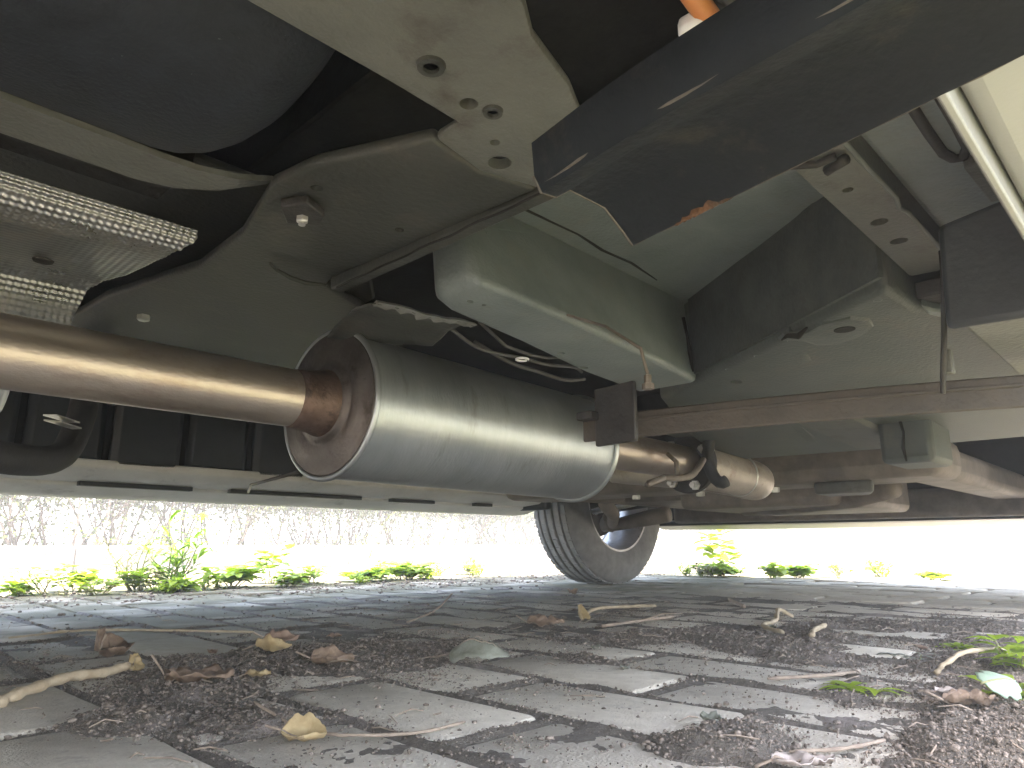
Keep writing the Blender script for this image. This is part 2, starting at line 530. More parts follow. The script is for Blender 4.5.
def crumb_pred(X, Y, r):
    p = soil_z(X, Y)[1]
    d = np.clip(.05 + .9 * np.clip(p, 0, 1) + .38 * joint(X, Y) + .25 * (p > -.25), 0, 1)
    near = np.clip(1.5 / (.35 + X * .717 + Y * .697) ** 1.6, .08, 1)
    return r.random(len(X)) < d * near
tag(lumps('soil_crumbs', 85000, (.08, 1.9, .06, 1.7), 'crumb', (.0009, .0031), 5, crumb_pred), 'loose crumbs of soil and grit over the pavers', 'soil', kind='stuff')
tag(lumps('fine_soil_grains', 320000, (.08, 1.5, .06, 1.4), 'crumb', (.0005, .0019), 15, crumb_pred, sub=0), 'fine dark soil grains dusted over the pavers', 'soil', kind='stuff')
def grit_pred(X, Y, r):
    return r.random(len(X)) < np.where(np.abs(Y - 2.3 + .25 * vnoise(X, Y, 1.3, 9)) < .28, 1, .12)
tag(lumps('pale_grit', 9000, (.3, 4.4, 1.6, 2.9), 'crumb', (.0015, .0075), 6, grit_pred, flat=.5), 'pale grit and debris along the edge of the shade', 'grit', kind='stuff')

# ---- earth verge on the open side of the car
ex = np.arange(-6, 9, .06)
ey = np.append(np.arange(-7, -.6, .12), np.arange(-.6, .10, .03))
EX, EY = np.meshgrid(ex, ey, indexing='ij')
EZ = .004 + .022 * np.clip((-.10 - EY) * 2.2, 0, 1) * (vnoise(EX + 20, EY + 20, 3, 31) + .4 * vnoise(EX + 20, EY + 20, 11, 32)) - .03 * np.clip((EY - .05) / .03, 0, 1)
idx = np.arange(EX.size).reshape(EX.shape)
tag(np_mesh('verge', np.stack([EX, EY, EZ], -1).reshape(-1, 3), np.stack([idx[:-1, :-1], idx[1:, :-1], idx[1:, 1:], idx[:-1, 1:]], -1).reshape(-1, 4), 'verge'), kind='structure')

# ---- kerb, planting bed, hedge
KY = 4.6
k0 = empty('kerb', (2.5, KY, 0), 'low grey concrete kerb running in front of the hedge', 'kerb')
for i in range(-9, 34):
    b = MB()
    b.box((i * .6 + .004, KY, -.03), (i * .6 + .596, KY + .11, .137 + rng.uniform(-.002, .002)))
    b.build('kerb_stone', 'kerb', k0, bevel=.012)
b = MB()
b.prism([(-6, KY + .108), (21, KY + .108), (21, KY + 1.6), (-6, KY + 1.6)], -.03, .118)
tag(b.build('planting_bed', 'bed'), kind='structure')

def shrub_meshes(seed):
    r = random.Random(seed)
    st_, fo = MB(), MB()
    tips = []
    def grow(p, d, ln, rad, lev):
        q = p
        path, rads = [p], [rad]
        for s in range(4):
            d = (d + Vector((r.uniform(-.22, .22), r.uniform(-.22, .22), r.uniform(-.02, .16)))).normalized()
            q = q + d * ln / 4
            path.append(q)
            rads.append(rad * (1 - .13 * (s + 1)))
        st_.tube(path, rads, 5)
        if lev < 3:
            for _ in range(3 if lev < 2 else 2):
                grow(path[r.choice((2, 3, 4))], (d + Vector((r.uniform(-.8, .8), r.uniform(-.8, .8), r.uniform(-.1, .4)))).normalized(), ln * .68, rads[-1] * .75, lev + 1)
        if lev >= 1:
            tips.append(q)
            tips.append(path[2])
    for _ in range(16):
        a = r.uniform(0, 6.28)
        base = Vector((r.gauss(0, .13), r.gauss(0, .07), 0))
        grow(base, Vector((math.cos(a) * .55, math.sin(a) * .45, 1)).normalized(), .36, r.uniform(.005, .010), 0)
    def leaf(p, s):
        d = Vector((r.gauss(0, 1), r.gauss(0, 1), r.gauss(.2, 1))).normalized()
        u = d.orthogonal().normalized()
        u = (Matrix.Rotation(r.uniform(0, 6.28), 3, d) @ u)
        v = d.cross(u)
        fo.add([p - u * s, p + v * s * .45 + d * s * .15, p + u * s, p - v * s * .45 + d * s * .15], [(0, 1, 2, 3)])
    for t in tips:
        hi = max(0, min(1, (t.z - .12) / .25))
        for _ in range(int(2 + 17 * hi)):
            leaf(t + Vector((r.gauss(0, .05), r.gauss(0, .05), r.gauss(0, .045))), r.uniform(.010, .023))
    for _ in range(2600):
        p = Vector((r.gauss(0, .24), r.gauss(0, .20), r.uniform(.30, .95)))
        leaf(p, r.uniform(.012, .026))
    for _ in range(700):
        leaf(Vector((r.gauss(0, .2), r.gauss(0, .18), r.uniform(0, .34))), r.uniform(.01, .02))
    a = st_.build('stems', 'bark', None, smooth=True)
    f = fo.build('foliage', 'hedge')
    ms = (a.data, f.data)
    bpy.data.objects.remove(a)
    bpy.data.objects.remove(f)
    return ms
sh = [shrub_meshes(s) for s in (3, 8, 21)]
for i in range(44):
    x = -1.6 + i * .44 + rng.uniform(-.06, .06)
    o = empty('hedge_shrub', (x, KY + .42 + rng.uniform(-.06, .06), .117), 'twiggy clipped shrub in the hedge behind the grey kerb', 'shrub', 'shrubs of the hedge behind the kerb')
    o.rotation_euler.z = rng.uniform(0, 6.28)
    s_ = rng.uniform(.92, 1.12)
    o.scale = (s_, s_, s_)
    for nm, me in zip(('stems', 'foliage'), sh[i % 3]):
        c = bpy.data.objects.new(nm, me)
        col.objects.link(c)
        c.parent = o

# ================================================================== THE CAR
car = empty('parked_car', (.9, .87, 0), 'silver car seen from underneath with a round steel muffler and grimy floor panels', 'car')
C = car
# ---- outer body
def body_ring(x, zt, inset, zb=.43, yo=0):
    prof = [(.02, zb), (-.055, .55), (-.06, .80), (-.04, min(.98, zt - .06)), (inset, zt - .06), (inset + .12, zt), (.45, zt + .015)]
    left = [(x, y, z) for y, z in prof]
    right = [(x, 1.75 - y, z) for y, z in reversed(prof)]
    inner = [(x, .875 + (y - .875) * .975, z - (.02 if z > .6 else 0)) for _, y, z in left + right]
    return left + right + inner[::-1]
b = MB()
b.loft([body_ring(-1.25, 1.55, .16), body_ring(-1.1, 1.68, .12), body_ring(.2, 1.74, .10), body_ring(1.5, 1.72, .10), body_ring(1.9, 1.64, .12),
        body_ring(2.55, 1.08, .05), body_ring(2.9, .90, .08), body_ring(2.98, .78, .16)])
b.build('body_shell', 'silver', C, smooth='auto')
MB().box((-1.24, .0, .44), (-1.21, 1.75, 1.53)).build('tailgate', 'silver', C, bevel=.01)
MB().box((2.93, .10, .44), (2.96, 1.65, .76)).build('front_panel', 'silver', C, bevel=.01)
for side in (-1, 1):
    for x0, x1 in ((-.95, -.05), (.02, .85), (.92, 1.7)):
        b = MB()
        yb, yt = (-.047, .085) if side < 0 else (1.797, 1.665)
        s_ = -.006 * side * -1
        q = [(x0, yb + s_, 1.0), (x1, yb + s_, 1.0), (x1 - .03, yt + s_, 1.6), (x0 + .02, yt + s_, 1.6)]
        b.add(q + [(x, y + .004 * side, z) for x, y, z in q], [(0, 1, 2, 3), (7, 6, 5, 4), (0, 4, 5, 1), (1, 5, 6, 2), (2, 6, 7, 3), (3, 7, 4, 0)])
        b.build('side_window', 'glass', C)
def bumper(x0, x1, zb):
    b = MB()
    rings = []
    for y in np.linspace(-.02, 1.77, 15):
        t = abs(y - .875) / .9
        xe = x1 - .16 * t ** 3 * (1 if x1 > x0 else -1)
        rings.append([(x0, y, zb + .02), (xe, y, zb), (xe + (.05 if x1 > x0 else -.05), y, zb + .12), (xe + (.03 if x1 > x0 else -.03), y, .50), (x0, y, .50)])
    b.loft(rings)
    return b
bumper(2.62, 2.98, .205).build('front_bumper', 'silver', C, bevel=.012)
bumper(-.98, -1.28, .26).build('rear_bumper', 'silver', C, bevel=.012)

# ---- floor
b = MB()
b.prism([(.24, .09), (1.3, .09), (1.3, 1.66), (.24, 1.66)], .46, .466)
b.prism([(-1.15, .09), (.236, .09), (.236, 1.66), (-1.15, 1.66)], .60, .606)
b.prism([(.236, .09), (.2399, .09), (.2399, 1.66), (.236, 1.66)], .4605, .606)
b.build('floor_pan', 'seal', C)
b = MB()
b.prism([(1.25, .18), (2.62, .18), (2.62, 1.56), (1.25, 1.56)], .56, .566)
b.build('engine_bay_roof', 'seal', C)

# recessed centre panel with pressed beads
xs = np.linspace(.345, .80, 48)
ys = np.linspace(.11, .44, 34)
rings = []
for x in xs:
    row = []
    for y in ys:
        z = .4215 + .0012 * fbm(x * 9, y * 9, 2)
        for yc in (.20, .29):
            z += .005 * math.exp(-((y - yc) / .009) ** 4) * (1 / (1 + math.exp(-(x - .36) * 160))) * (1 / (1 + math.exp((x - .60) * 160))) * .6
        row.append((x, y, z))
    rings.append(row)
b = MB()
b.loft(rings, closed=False)
fp = b.build('floor_panel', 'paint', C, smooth=True, solid=.003)
b = MB()
b.tube([(.37, .372, .4195), (.40, .374, .4195), (.47, .372, .419), (.515, .378, .4195), (.56, .376, .419), (.62, .384, .4195)], [.001, .002, .0016, .0022, .0016, .001], 6)
b.build('seam_sealer', 'seal', fp, smooth=True)

# inner rail beside the muffler
def rail_ring(x, yn, yf, yt, zb=.32, zt=.424):
    return [(x, yn, zb), (x, yf, zb), (x, yf + .012, zt), (x, yt, zt)]
b = MB()
b.loft([rail_ring(.318, .352, .392, .385, .328), rail_ring(.326, .343, .398, .388, .322), rail_ring(.345, .340, .405, .392), rail_ring(.45, .350, .425, .394),
        rail_ring(.58, .368, .455, .397), rail_ring(.705, .388, .470, .399)])
o = b.build('floor_rail', 'paint', C, bevel=.013, seg=5)
drill(o, [((.34, .375, .325), .0028, 'z', .16), ((.352, .372, .325), .002, 'z', .16), ((.50, .42, .32), .004, 'z', .16), ((.56, .44, .32), .005, 'z', .16)])
b = MB()
b.tube([(.690, .3868, .330), (.688, .388, .352), (.690, .391, .372), (.688, .394, .395)], [.0012, .0022, .0016, .0022], 6)
b.build('seam_sealer', 'seal', o, smooth=True)

# front floor: kicks down in front of the centre panel
def fz(x, y): return .320 - max(0, x - .75) * .065
poly = [(.700, .392), (.615, .262), (.528, .137), (.60, .1345), (.66, .106), (1.22, .094), (1.22, .36), (1.20, .62), (.98, .56), (.76, .474)]
b = MB()
b.prism(poly[::-1], fz, lambda x, y: .424)
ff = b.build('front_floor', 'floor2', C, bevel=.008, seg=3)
drill(ff, [((.717, .349, .32), .0065, 'z', .16), ((.602, .197, .32), .008, 'z', .16), ((.585, .222, .32), .0045, 'z', .16), ((.60, .236, .32), .003, 'z', .16)])
wall = MB()
wall.add([(.6985, .3905, .328), (.6135, .2620, .328), (.5270, .1385, .328), (.5270, .1385, .4195), (.6135, .2620, .4195), (.6985, .3905, .4195),
          (.6955, .3905, .328), (.6105, .2640, .328), (.5240, .1405, .328), (.5240, .1405, .4195), (.6105, .2640, .4195), (.6955, .3905, .4195)],
         [(6, 7, 10, 11), (7, 8, 9, 10), (0, 5, 4, 1), (1, 4, 3, 2), (0, 1, 7, 6), (1, 2, 8, 7), (3, 4, 10, 9), (4, 5, 11, 10), (0, 6, 11, 5), (2, 3, 9, 8)])
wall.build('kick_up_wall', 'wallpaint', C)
b = MB()   # pressed pad around the drain hole
ol = [(.575, .178), (.59, .168), (.615, .172), (.64, .192), (.655, .215), (.64, .232), (.615, .236), (.60, .250), (.588, .240), (.592, .222), (.578, .205)]
cx_, cy_ = .608, .206
b.loft([[(cx_ + (x - cx_) * k, cy_ + (y - cy_) * k, z) for x, y in ol] for k, z in ((1, .3215), (.93, .3185), (.80, .3178))])
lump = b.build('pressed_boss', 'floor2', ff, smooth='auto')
b = MB()
b.lathe([(0, .0085), (.0006, .0085)], (.602, .193, .3170), 'z', 18)
b.build('drain_plug', 'seal', lump)
b = MB()
b.tube([(.578, .215, .3185), (.592, .228, .317), (.588, .236, .318), (.60, .246, .319)], [.001, .003, .002, .001], 6)
b.build('seam_sealer', 'seal', lump, smooth=True)
for (p, q, wd) in (((.64, .25), (.84, .29), .012), ((.66, .20), (.95, .215), .012), ((.83, .36), (1.12, .42), .013)):
    b = MB()
    d = (Vector(q) - Vector(p)).normalized()
    n_ = Vector((-d.y, d.x)) * wd
    rr = [[], []]
    for t in np.linspace(0, 1, 9):
        c = Vector(p).lerp(Vector(q), t)
        e = min(1, min(t, 1 - t) * 7)
        z = fz(c.x, c.y)
        rr.append([(c.x - n_.x, c.y - n_.y, z + .002), (c.x - n_.x * .5, c.y - n_.y * .5, z - .004 * e), (c.x + n_.x * .5, c.y + n_.y * .5, z - .004 * e), (c.x + n_.x, c.y + n_.y, z + .002)])
    b.loft(rr[2:])
    b.build('pressed_bead', 'floor2', ff, smooth='auto')
# box at the end of the front floor
b = MB()
b.box((1.02, .235, .245), (1.12, .30, .315))
b.build('floor_outrigger', 'floor2', C, bevel=.008)
b = MB()
b.tube([(1.018, .268, .247), (1.0185, .270, .265), (1.017, .267, .285), (1.018, .27, .302)], [.0012, .0024, .0016, .002], 6)
b.build('seam_sealer', 'seal', C, smooth=True)
b = MB()
b.loft([[(x, .30, .300 - (x - .9) * .05), (x, .62, .322 - (x - .9) * .05), (x, .62, .335), (x, .30, .335)] for x in (.90, 1.0, 1.19)])
b.build('floor_step_panel', 'beige', C, bevel=.006)

for x, y in [(.37 + .045 * k, .372 + .009 * k) for k in range(7)]:
    b = MB()
    b.lathe([(.001, .0034), (-.0003, .0030), (.0002, .0016), (.0003, 0)], (x, y, .3202), 'z', 12)
    b.build('spot_weld', 'paint', C, smooth=True)
for x, y in [(.54 + .03 * k, .155 + .046 * k) for k in range(5)]:
    b = MB()
    b.lathe([(.001, .0038), (-.0003, .0032), (.0002, .0018), (.0003, 0)], (x + .012, y - .004, .3202), 'z', 12)
    b.build('spot_weld', 'paint', C, smooth=True)

# near longitudinal rail with two drain holes
b = MB()
b.prism([(.262, .101), (.560, .101), (.578, .112), (.575, .1335), (.262, .1315)], .340, .424)
o = b.build('side_rail', 'beige', C, bevel=.003)
drill(o, [((.457, .1185, .34), .0052, 'z', .16), ((.497, .1185, .34), .0055, 'z', .16), ((.40, .118, .34), .003, 'z', .16)])
b = MB()
b.tube([(.265, .1005, .3385), (.38, .1005, .3385), (.425, .0995, .338), (.44, .1025, .338), (.45, .1005, .3385), (.555, .1005, .3385)], .0016, 6)
b.build('welded_seam', 'sealer', o, smooth=True)
b = MB()
b.tube([(.345, .131, .3375), (.353, .118, .3365), (.352, .108, .3365)], .0022, 8)
b.tube([(.362, .116, .3355), (.356, .104, .3355)], .003, 8)
b.build('brake_line_clip', 'iron', o, smooth=True)
b = MB()   # torn rail end
b.prism([(.572, .100), (.600, .104), (.612, .118), (.594, .129), (.574, .131)], .322, .335)
b.build('rail_end_bracket', 'iron', C, bevel=.002)
b = MB()
b.prism([(.575, .128), (.60, .130), (.63, .120), (.640, .112), (.62, .110), (.59, .124)], .315, .323)
b.build('rail_end_tab', 'paint', C, bevel=.002)

# near sill: recess roof, inner wall, pinch flange, painted outer panel
b = MB()
b.prism([(-.25, .036), (1.75, .036), (1.75, .1005), (-.25, .1005)], .352, .424)
b.build('sill_recess_panel', 'paint', C, bevel=.004)
b = MB()
b.loft([[(x, .0306, .251), (x, .0325, .252), (x, .036, .30), (x, .040, .402), (x, .0306, .402)] for x in (-.25, .4, 1.75)])
b.build('sill_inner_wall', 'beige', C)
b = MB()
b.box((-.25, .0280, .2450), (1.75, .0303, .40))
b.build('sill_pinch_flange', 'silver', C, bevel=.0006)
b = MB()
b.loft([[(x, .0278, .2500), (x, -.018, .256), (x, -.045, .290), (x, -.055, .44), (x, .0280, .44)] for x in (-.25, .2, .9, 1.75)])
b.build('side_sill', 'silver', C, bevel=.006, seg=3)
b = MB()   # rubber clip shaped like a U
b.tube([(.340, .0715, .3510), (.385, .0718, .3500), (.414, .0715, .3500), (.424, .0690, .3500), (.426, .0645, .3500), (.416, .0605, .3500), (.385, .0595, .3500), (.345, .0595, .3510)], .0027, 6)
b.build('rubber_clip', 'rubber', C, smooth=True)
b = MB()
b.prism([(.425, .058), (.49, .053), (.49, .064), (.432, .066)], .3455, .3515)
b.build('clip_pad', 'beige', C, bevel=.001)
b = MB()   # black guard
b.add([(.395, .076, .302), (.397, .079, .247), (.397, -.03, .244), (.395, .014, .314), (.395, .048, .3065)] + [(.402, .076, .302), (.404, .079, .247), (.404, -.03, .244), (.402, .014, .314), (.402, .048, .3065)],
      [(0, 1, 2, 3, 4), (9, 8, 7, 6, 5), (0, 5, 6, 1), (1, 6, 7, 2), (2, 7, 8, 3), (3, 8, 9, 4), (4, 9, 5, 0)])
b.build('splash_guard', 'plastic', C, bevel=.003)
b = MB()
b.prism([(.41, .036), (.85, .036), (.85, .074), (.41, .074)], .2505, .262)
o = b.build('sill_floor_plate', 'beige', C, bevel=.002)
# rusty angle bar with its hanger plate and rod
p, q = Vector((.407, .322, 0)), Vector((.520, -.045, 0))
d = (q - p).normalized()
n_ = Vector((d.y, -d.x, 0))
if n_.x < 0: n_ = -n_
b = MB()
sect = [(0, .2145), (0, .2335), (.022, .2345), (.022, .2315), (.0035, .2300), (.0035, .2145)]
b.loft([[(c.x + n_.x * u, c.y + n_.y * u, z + .003 * math.sin(t * 3.1)) for u, z in sect] for t in np.linspace(0, 1, 9) for c in [p.lerp(q, t)]])
bar = b.build('support_bar', 'rustbar', C, bevel=.0012)
b = MB()
b.loft([[(c.x + n_.x * u, c.y + n_.y * u, z + .003 * math.sin(t * 3.1)) for u, z in ((-.0015, .2262), (-.0015, .2285), (.001, .2285), (.001, .2262))] for t in np.linspace(.05, 1, 9) for c in [p.lerp(q, t)]])
b.build('rolled_edge', 'rustbar', bar, bevel=.0006)
b = MB()
b.prism([(.396, .268), (.400, .268), (.405, .306), (.401, .306)], .209, .251)
pl = b.build('hanger_plate', 'iron', C, bevel=.001)
b = MB()
b.box((.392, .302, .228), (.402, .316, .234))
b.build('plate_lug', 'iron', pl, bevel=.001)
b = MB()
b.lathe([(0, .0042), (.004, .0042), (.0045, .0025), (.010, .0025), (.0105, .0015)], (.405, .262, .245), 'z', 6)
b.tube([(.405, .262, .256), (.404, .266, .275), (.41, .30, .30), (.42, .345, .322)], .0012, 8)
b.build('hanger_bolt', 'engine', pl, smooth='auto')
b = MB()
b.tube([(.450, .0955, .224), (.4505, .0905, .26), (.4500, .0865, .296), (.4497, .086, .308)], .0016, 8)
b.build('hanger_rod', 'iron', C, smooth=True)
b = MB()
b.box((.452, .089, .2355), (.458, .0945, .250))
b.build('rod_nut', 'beige', C, bevel=.001)

# dark cross beam close overhead
def beam_sect(y):
    k = .001 * math.sin(y * 60)
    xa, xb = .1235 - .17 * (.10 - y) * .8 + k, .1715 - .20 * (.111 - y)
    return [(xa - .002, y, .2445), (xa - .001, y, .235), (xa + .002, y, .2315), (xa + .008, y, .2325), (xa + .014, y, .2370), (xb - .016, y, .2375), (xb - .007, y, .2330), (xb - .002, y, .2300), (xb, y, .2325), (xb + .001, y, .2445)]
b = MB()
b.loft([beam_sect(y) for y in np.linspace(-.075, .113, 26)])
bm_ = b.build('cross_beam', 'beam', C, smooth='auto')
b = MB()
yy_ = np.linspace(-.06, .113, 44)
b.tube([(beam_sect(y)[2][0] - .001, y, .2332 + .0004 * math.sin(y * 170)) for y in yy_], [.00022 + .00022 * max(0, min(1, (y + .02) / .10)) * abs(math.sin(y * 190 + 2 * math.sin(y * 77))) for y in yy_], 6)
b.build('worn_edge', 'worn', bm_, smooth=True)
b = MB()
yy_ = np.linspace(-.07, .113, 26)
b.tube([(beam_sect(y)[7][0] + .0004, y, .2308) for y in yy_], [.0005 + .0004 * abs(math.sin(k * 1.7)) for k in range(26)], 6)
b.build('worn_edge', 'worn', bm_, smooth=True)
b = MB()
b.tube([(beam_sect(.113)[k][0], .1133, beam_sect(.113)[k][2] + .0003) for k in range(1, 9)], .0005, 6)
b.build('worn_edge', 'worn', bm_, smooth=True)
b = MB()
def blobby(b, c, s, seed, n=(10, 7)):
    rings = []
    for i in range(n[1]):
        a = math.pi * (i + .35) / (n[1] - .3)
        rings.append([(c[0] + s[0] * math.sin(a) * math.cos(t) * (1 + .35 * fbm(3 * math.cos(t) + seed, 3 * math.sin(t), a * 2)),
                       c[1] + s[1] * math.cos(a) * (1 + .3 * fbm(math.cos(t), seed, a)),
                       c[2] + s[2] * math.sin(a) * math.sin(t) * (1 + .35 * fbm(3 * math.cos(t), 3 * math.sin(t) + seed, a * 2))) for t in np.linspace(0, 2 * math.pi, n[0], endpoint=False)])
    b.loft(rings)
rg = []
for k, y in enumerate(np.linspace(.072, .1125, 34)):
    t = k / 33
    wd = .0007 + .0048 * math.exp(-((t - .34) / .24) ** 2) * (.75 + .6 * fbm(y * 190, 1, 3)) + .0012 * t
    row = []
    for m_ in range(9):
        x = beam_sect(y)[8][0] + .0006 - wd * m_ / 8
        pts = sorted((p_[0], p_[2]) for p_ in beam_sect(y)[3:9])
        z = np.interp(x, [p_[0] for p_ in pts], [p_[1] for p_ in pts]) - .0004 - .0007 * abs(fbm(x * 500, y * 500, 2)) * (0 < m_ < 8) + (.0006 if m_ == 8 else 0)
        row.append((x, y, z))
    rg.append(row)
b.loft(rg, closed=False)
b.build('rust_scab', 'rust', bm_, smooth=True)

# beige crossmember plate with its holes, its dark continuation, its front lip
b = MB()
b.prism([(-.6, .128), (.120, .139), (.158, .147), (.172, .156), (.205, .165), (.231, .1775), (.236, .197), (.250, .214), (.262, .222), (.262, .2335), (.226, .2435), (.191, .237), (.191, .2195), (.150, .218), (-.6, .218)], .330, .336)
o = b.build('crossmember_plate', 'beige', C, bevel=.0025)
drill(o, [((.183, .2045, .335), .0042, 'z', .16), ((.227, .2295, .335), .0062, 'z', .16), ((.2125, .218, .335), .0026, 'z', .16), ((.10, .18, .335), .003, 'z', .16)])
for (x, y, r_) in ((.155, .1965, .0062), (.194, .2005, .0048)):
    b = MB()
    b.lathe([(0, r_), (-.0015, r_ * .92), (-.0015, r_ * .55), (.0005, r_ * .5)], (x, y, .330), 'z', 20)
    b.build('grommet', 'olive', o, smooth='auto')
b = MB()
def oz(x, y): return .3302 + max(0, y - .36) * .10
b.prism([(.2622, .2340), (.264, .435), (.268, .455), (.275, .475), (.335, .51), (.47, .63), (.56, .80), (.60, 1.2), (.20, 1.2), (.178, .70), (.192, .52), (.180, .42), (.158, .335), (.163, .30), (.1905, .2375), (.226, .2441)], oz, lambda x, y: oz(x, y) + .008)
o2 = b.build('crossmember_side', 'olive', C, bevel=.003, seg=3)
drill(o2, [((.177, .322, .335), .0035, 'z', .16), ((.243, .335, .335), .003, 'z', .16)])
b = MB()
b.loft([[(.2625, y, .345), (.2625, y, .3298), (.2635, y, .3285), (.273, y, .3285), (.273, y, .3305), (.2665, y, .3305), (.2665, y, .345)] for y in np.linspace(.205, .447, 8)])
lp = b.build('crossmember_lip', 'olive', C, bevel=.001)
b = MB()
b.tube([(.2635 + .0006 * math.sin(k * 1.3), y, .3285 + .0003 * math.sin(k)) for k, y in enumerate(np.linspace(.21, .44, 26))],   .0008, 6)
b.build('weld_line', 'seal', lp, smooth=True)
b = MB()
b.tube([(.262, .452, .333), (.250, .462, .334), (.236, .460, .334), (.222, .455, .335), (.215, .45, .336)], [.001, .002, .0018, .0015, .001], 8)
b.build('folded_edge', 'olive', lp, smooth=True)
b = MB()
b.prism([(.168, .345), (.181, .362), (.196, .350), (.192, .338), (.176, .330)], .325, .3305)
br = b.build('tank_strap_bracket', 'iron', C, bevel=.001)
b = MB()
b.lathe([(0, .0036), (-.0025, .0036), (-.0032, .0028)], (.183, .347, .3248), 'z', 6)
b.lathe([(-.003, .002), (-.005, .002)], (.183, .347, .3248), 'z', 10)
b.build('strap_bolt', 'bolt', br)
b = MB()
b.lathe([(0, .0055), (-.004, .0055), (-.005, .004)], (.196, .645, .338), 'z', 6)
b.build('floor_bolt', 'bolt', C)

b = MB()
b.prism([(-.7, .47), (.30, .47), (.42, .62), (.5, 1.45), (-.7, 1.45)], .405, .412)
b.build('gap_fill_panel', 'olive', C, bevel=.002)  # dark sheet added so the shaded gaps beside the crossmember aren't black

# fuel tank with domed front end
b = MB()
tr, tx = .122, .105
prof = [(-.80, .02), (-.80, tr * .9), (-.78, tr), (-.3, tr), (.0, tr)] + [(tx + .058 * math.sin(a), .040 + (tr - .040) * math.cos(a)) for a in np.linspace(0, math.pi / 2, 9)] + [(tx + .059, .0)]
b.lathe(prof, (0, .31, .452), 'x', 64)
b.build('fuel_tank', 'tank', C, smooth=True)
b = MB()   # pale tray edge below the tank
rings = []
for x in np.linspace(-.6, .168, 40):
    e = max(0, (x - .095) / .075)
    y0, y1 = .366 - .010 * e ** 2, .403 - .040 * e ** 2.2
    zz = .340 - .004 * e + .010 * e ** 3
    rings.append([(x, y0, zz), (x, max(y1, y0 + .0015), zz + .0015), (x, max(y1, y0 + .0015), zz + .0045), (x, y0, zz + .0035)])
b.loft(rings)
b.build('tank_tray', 'beige', C, smooth='auto')
b = MB()
b.loft([[(x, .404, .362), (x, .462, .362), (x, .462, .40), (x, .404, .40)] for x in (-.6, .10, .14)])
b.build('tank_tray_shadow', 'seal', C)  # black box standing in for the shade in the gap past the tray

# embossed heat shield over the pipe
sec = [(.463, .3492), (.466, .3450), (.470, .3405), (.478, .3362), (.494, .3340), (.530, .3335), (.572, .3330), (.588, .3290), (.596, .319), (.600, .305), (.604, .285)]
sv = [Vector((0, y, z)) for y, z in sec]
acc = [0]
for a_, b_ in zip(sv, sv[1:]): acc.append(acc[-1] + (b_ - a_).length)
def sec_at(s):
    for k in range(len(sv) - 1):
        if s <= acc[k + 1] or k == len(sv) - 2:
            t = (s - acc[k]) / (acc[k + 1] - acc[k])
            tg = (sv[k + 1] - sv[k]).normalized()
            return sv[k].lerp(sv[k + 1], t), Vector((0, tg.z, -tg.y))
us = np.linspace(0, acc[-1], 230)
def endx(s):
    return np.interp(s, [0, .006, .024, .045, .085, .13, .16, .20], [.168, .170, .160, .156, .151, .137, .132, .130])
nxs = 300
V = []
for s in us:
    p_, n_ = sec_at(s)
    ex = endx(s)
    smooth_zone = math.exp(-((s - .073) / .052) ** 4)
    for k in range(nxs):
        x = ex - .26 * (1 - k / (nxs - 1))
        e = .0013 * (1 - .78 * smooth_zone) * math.sin((x + s) * math.pi / .0046) * math.sin((x - s) * math.pi / .0046)
        e += .002 * math.sin(x * 22 + s * 9)
        V.append((x, p_.y + n_.y * e, p_.z + n_.z * e))
V = np.array(V)
idx = np.arange(len(us) * nxs).reshape(len(us), nxs)
Fc = np.stack([idx[:-1, :-1], idx[1:, :-1], idx[1:, 1:], idx[:-1, 1:]], -1).reshape(-1, 4)
hs = np_mesh('heat_shield', V, Fc, 'shield', C)
q_ = hs.modifiers.new('solid', 'SOLIDIFY')
q_.thickness = .0008
b = MB()
rg = []
for x in (-.8, -.45, -.10):
    rg.append([(x, y, z) for y, z in sec] + [(x, y, z + .002) for y, z in reversed(sec)])
b.loft(rg)
b.build('heat_shield_rear', 'shield', C)
b = MB()
b.lathe([(0, .0065), (-.0012, .006), (-.0015, .002)], (.098, .545, .3310), 'z', 18)
b.build('shield_fastener', 'iron', hs)

# ---- exhaust
ay, az, mx = .548, .2635, -.010
b = MB()
b.tube([(-.9, .50, .262), (-.5, .522, .261), (-.2, .532, .2605), (.1, .540, .262), (.30, .546, .263), (.312, .5465, .263), (.322, .547, .263), (.336, .5475, .2634)],
       [.0245, .0245, .0245, .0245, .0247, .0275, .0305, .033], 40)
b.build('exhaust_pipe', 'pipe', C, smooth=True)
b = MB()
b.tube([(.288 + 0.0, .5455, .263), (.300, .546, .263), (.312, .5465, .263), (.322, .547, .263), (.333, .5475, .2634)], [.0251, .0262, .0282, .0312, .0335], 40)
b.build('pipe_flare', 'pipe_end', C, smooth=True)
b = MB()
b.tube([(.3275, .5475 + .0325 * math.cos(a), .2634 + .0325 * math.sin(a)) for a in np.linspace(0, 2 * math.pi, 60)], [.0022 + .0008 * math.sin(k * 2.3) for k in range(60)], 6)
b.build('weld_bead', 'cap', C, smooth=True)
b = MB()
rm = .0665
b.lathe([(.337, rm * .97), (.342, rm * 1.0)] + [(x, rm) for x in np.linspace(.36, .70, 6)] + [(.716, rm), (.722, rm * .97)], (mx, ay, az), 'x', 96)
mf = yaw(b, 4.6, .337, ay).build('muffler', 'alum', C, smooth='auto')
def ring_tube(x, R_, r_, n=96, m_=10):
    b = MB()
    prof = [(x + r_ * math.cos(a), R_ + r_ * math.sin(a)) for a in np.linspace(0, 2 * math.pi, m_, endpoint=False)]
    b.lathe(prof, (mx, ay, az), 'x', n, closed=True)
    return yaw(b, 4.6, .337, ay)
ring_tube(.338, rm + .0005, .0028).build('rolled_rim', 'alum', mf, smooth=True)
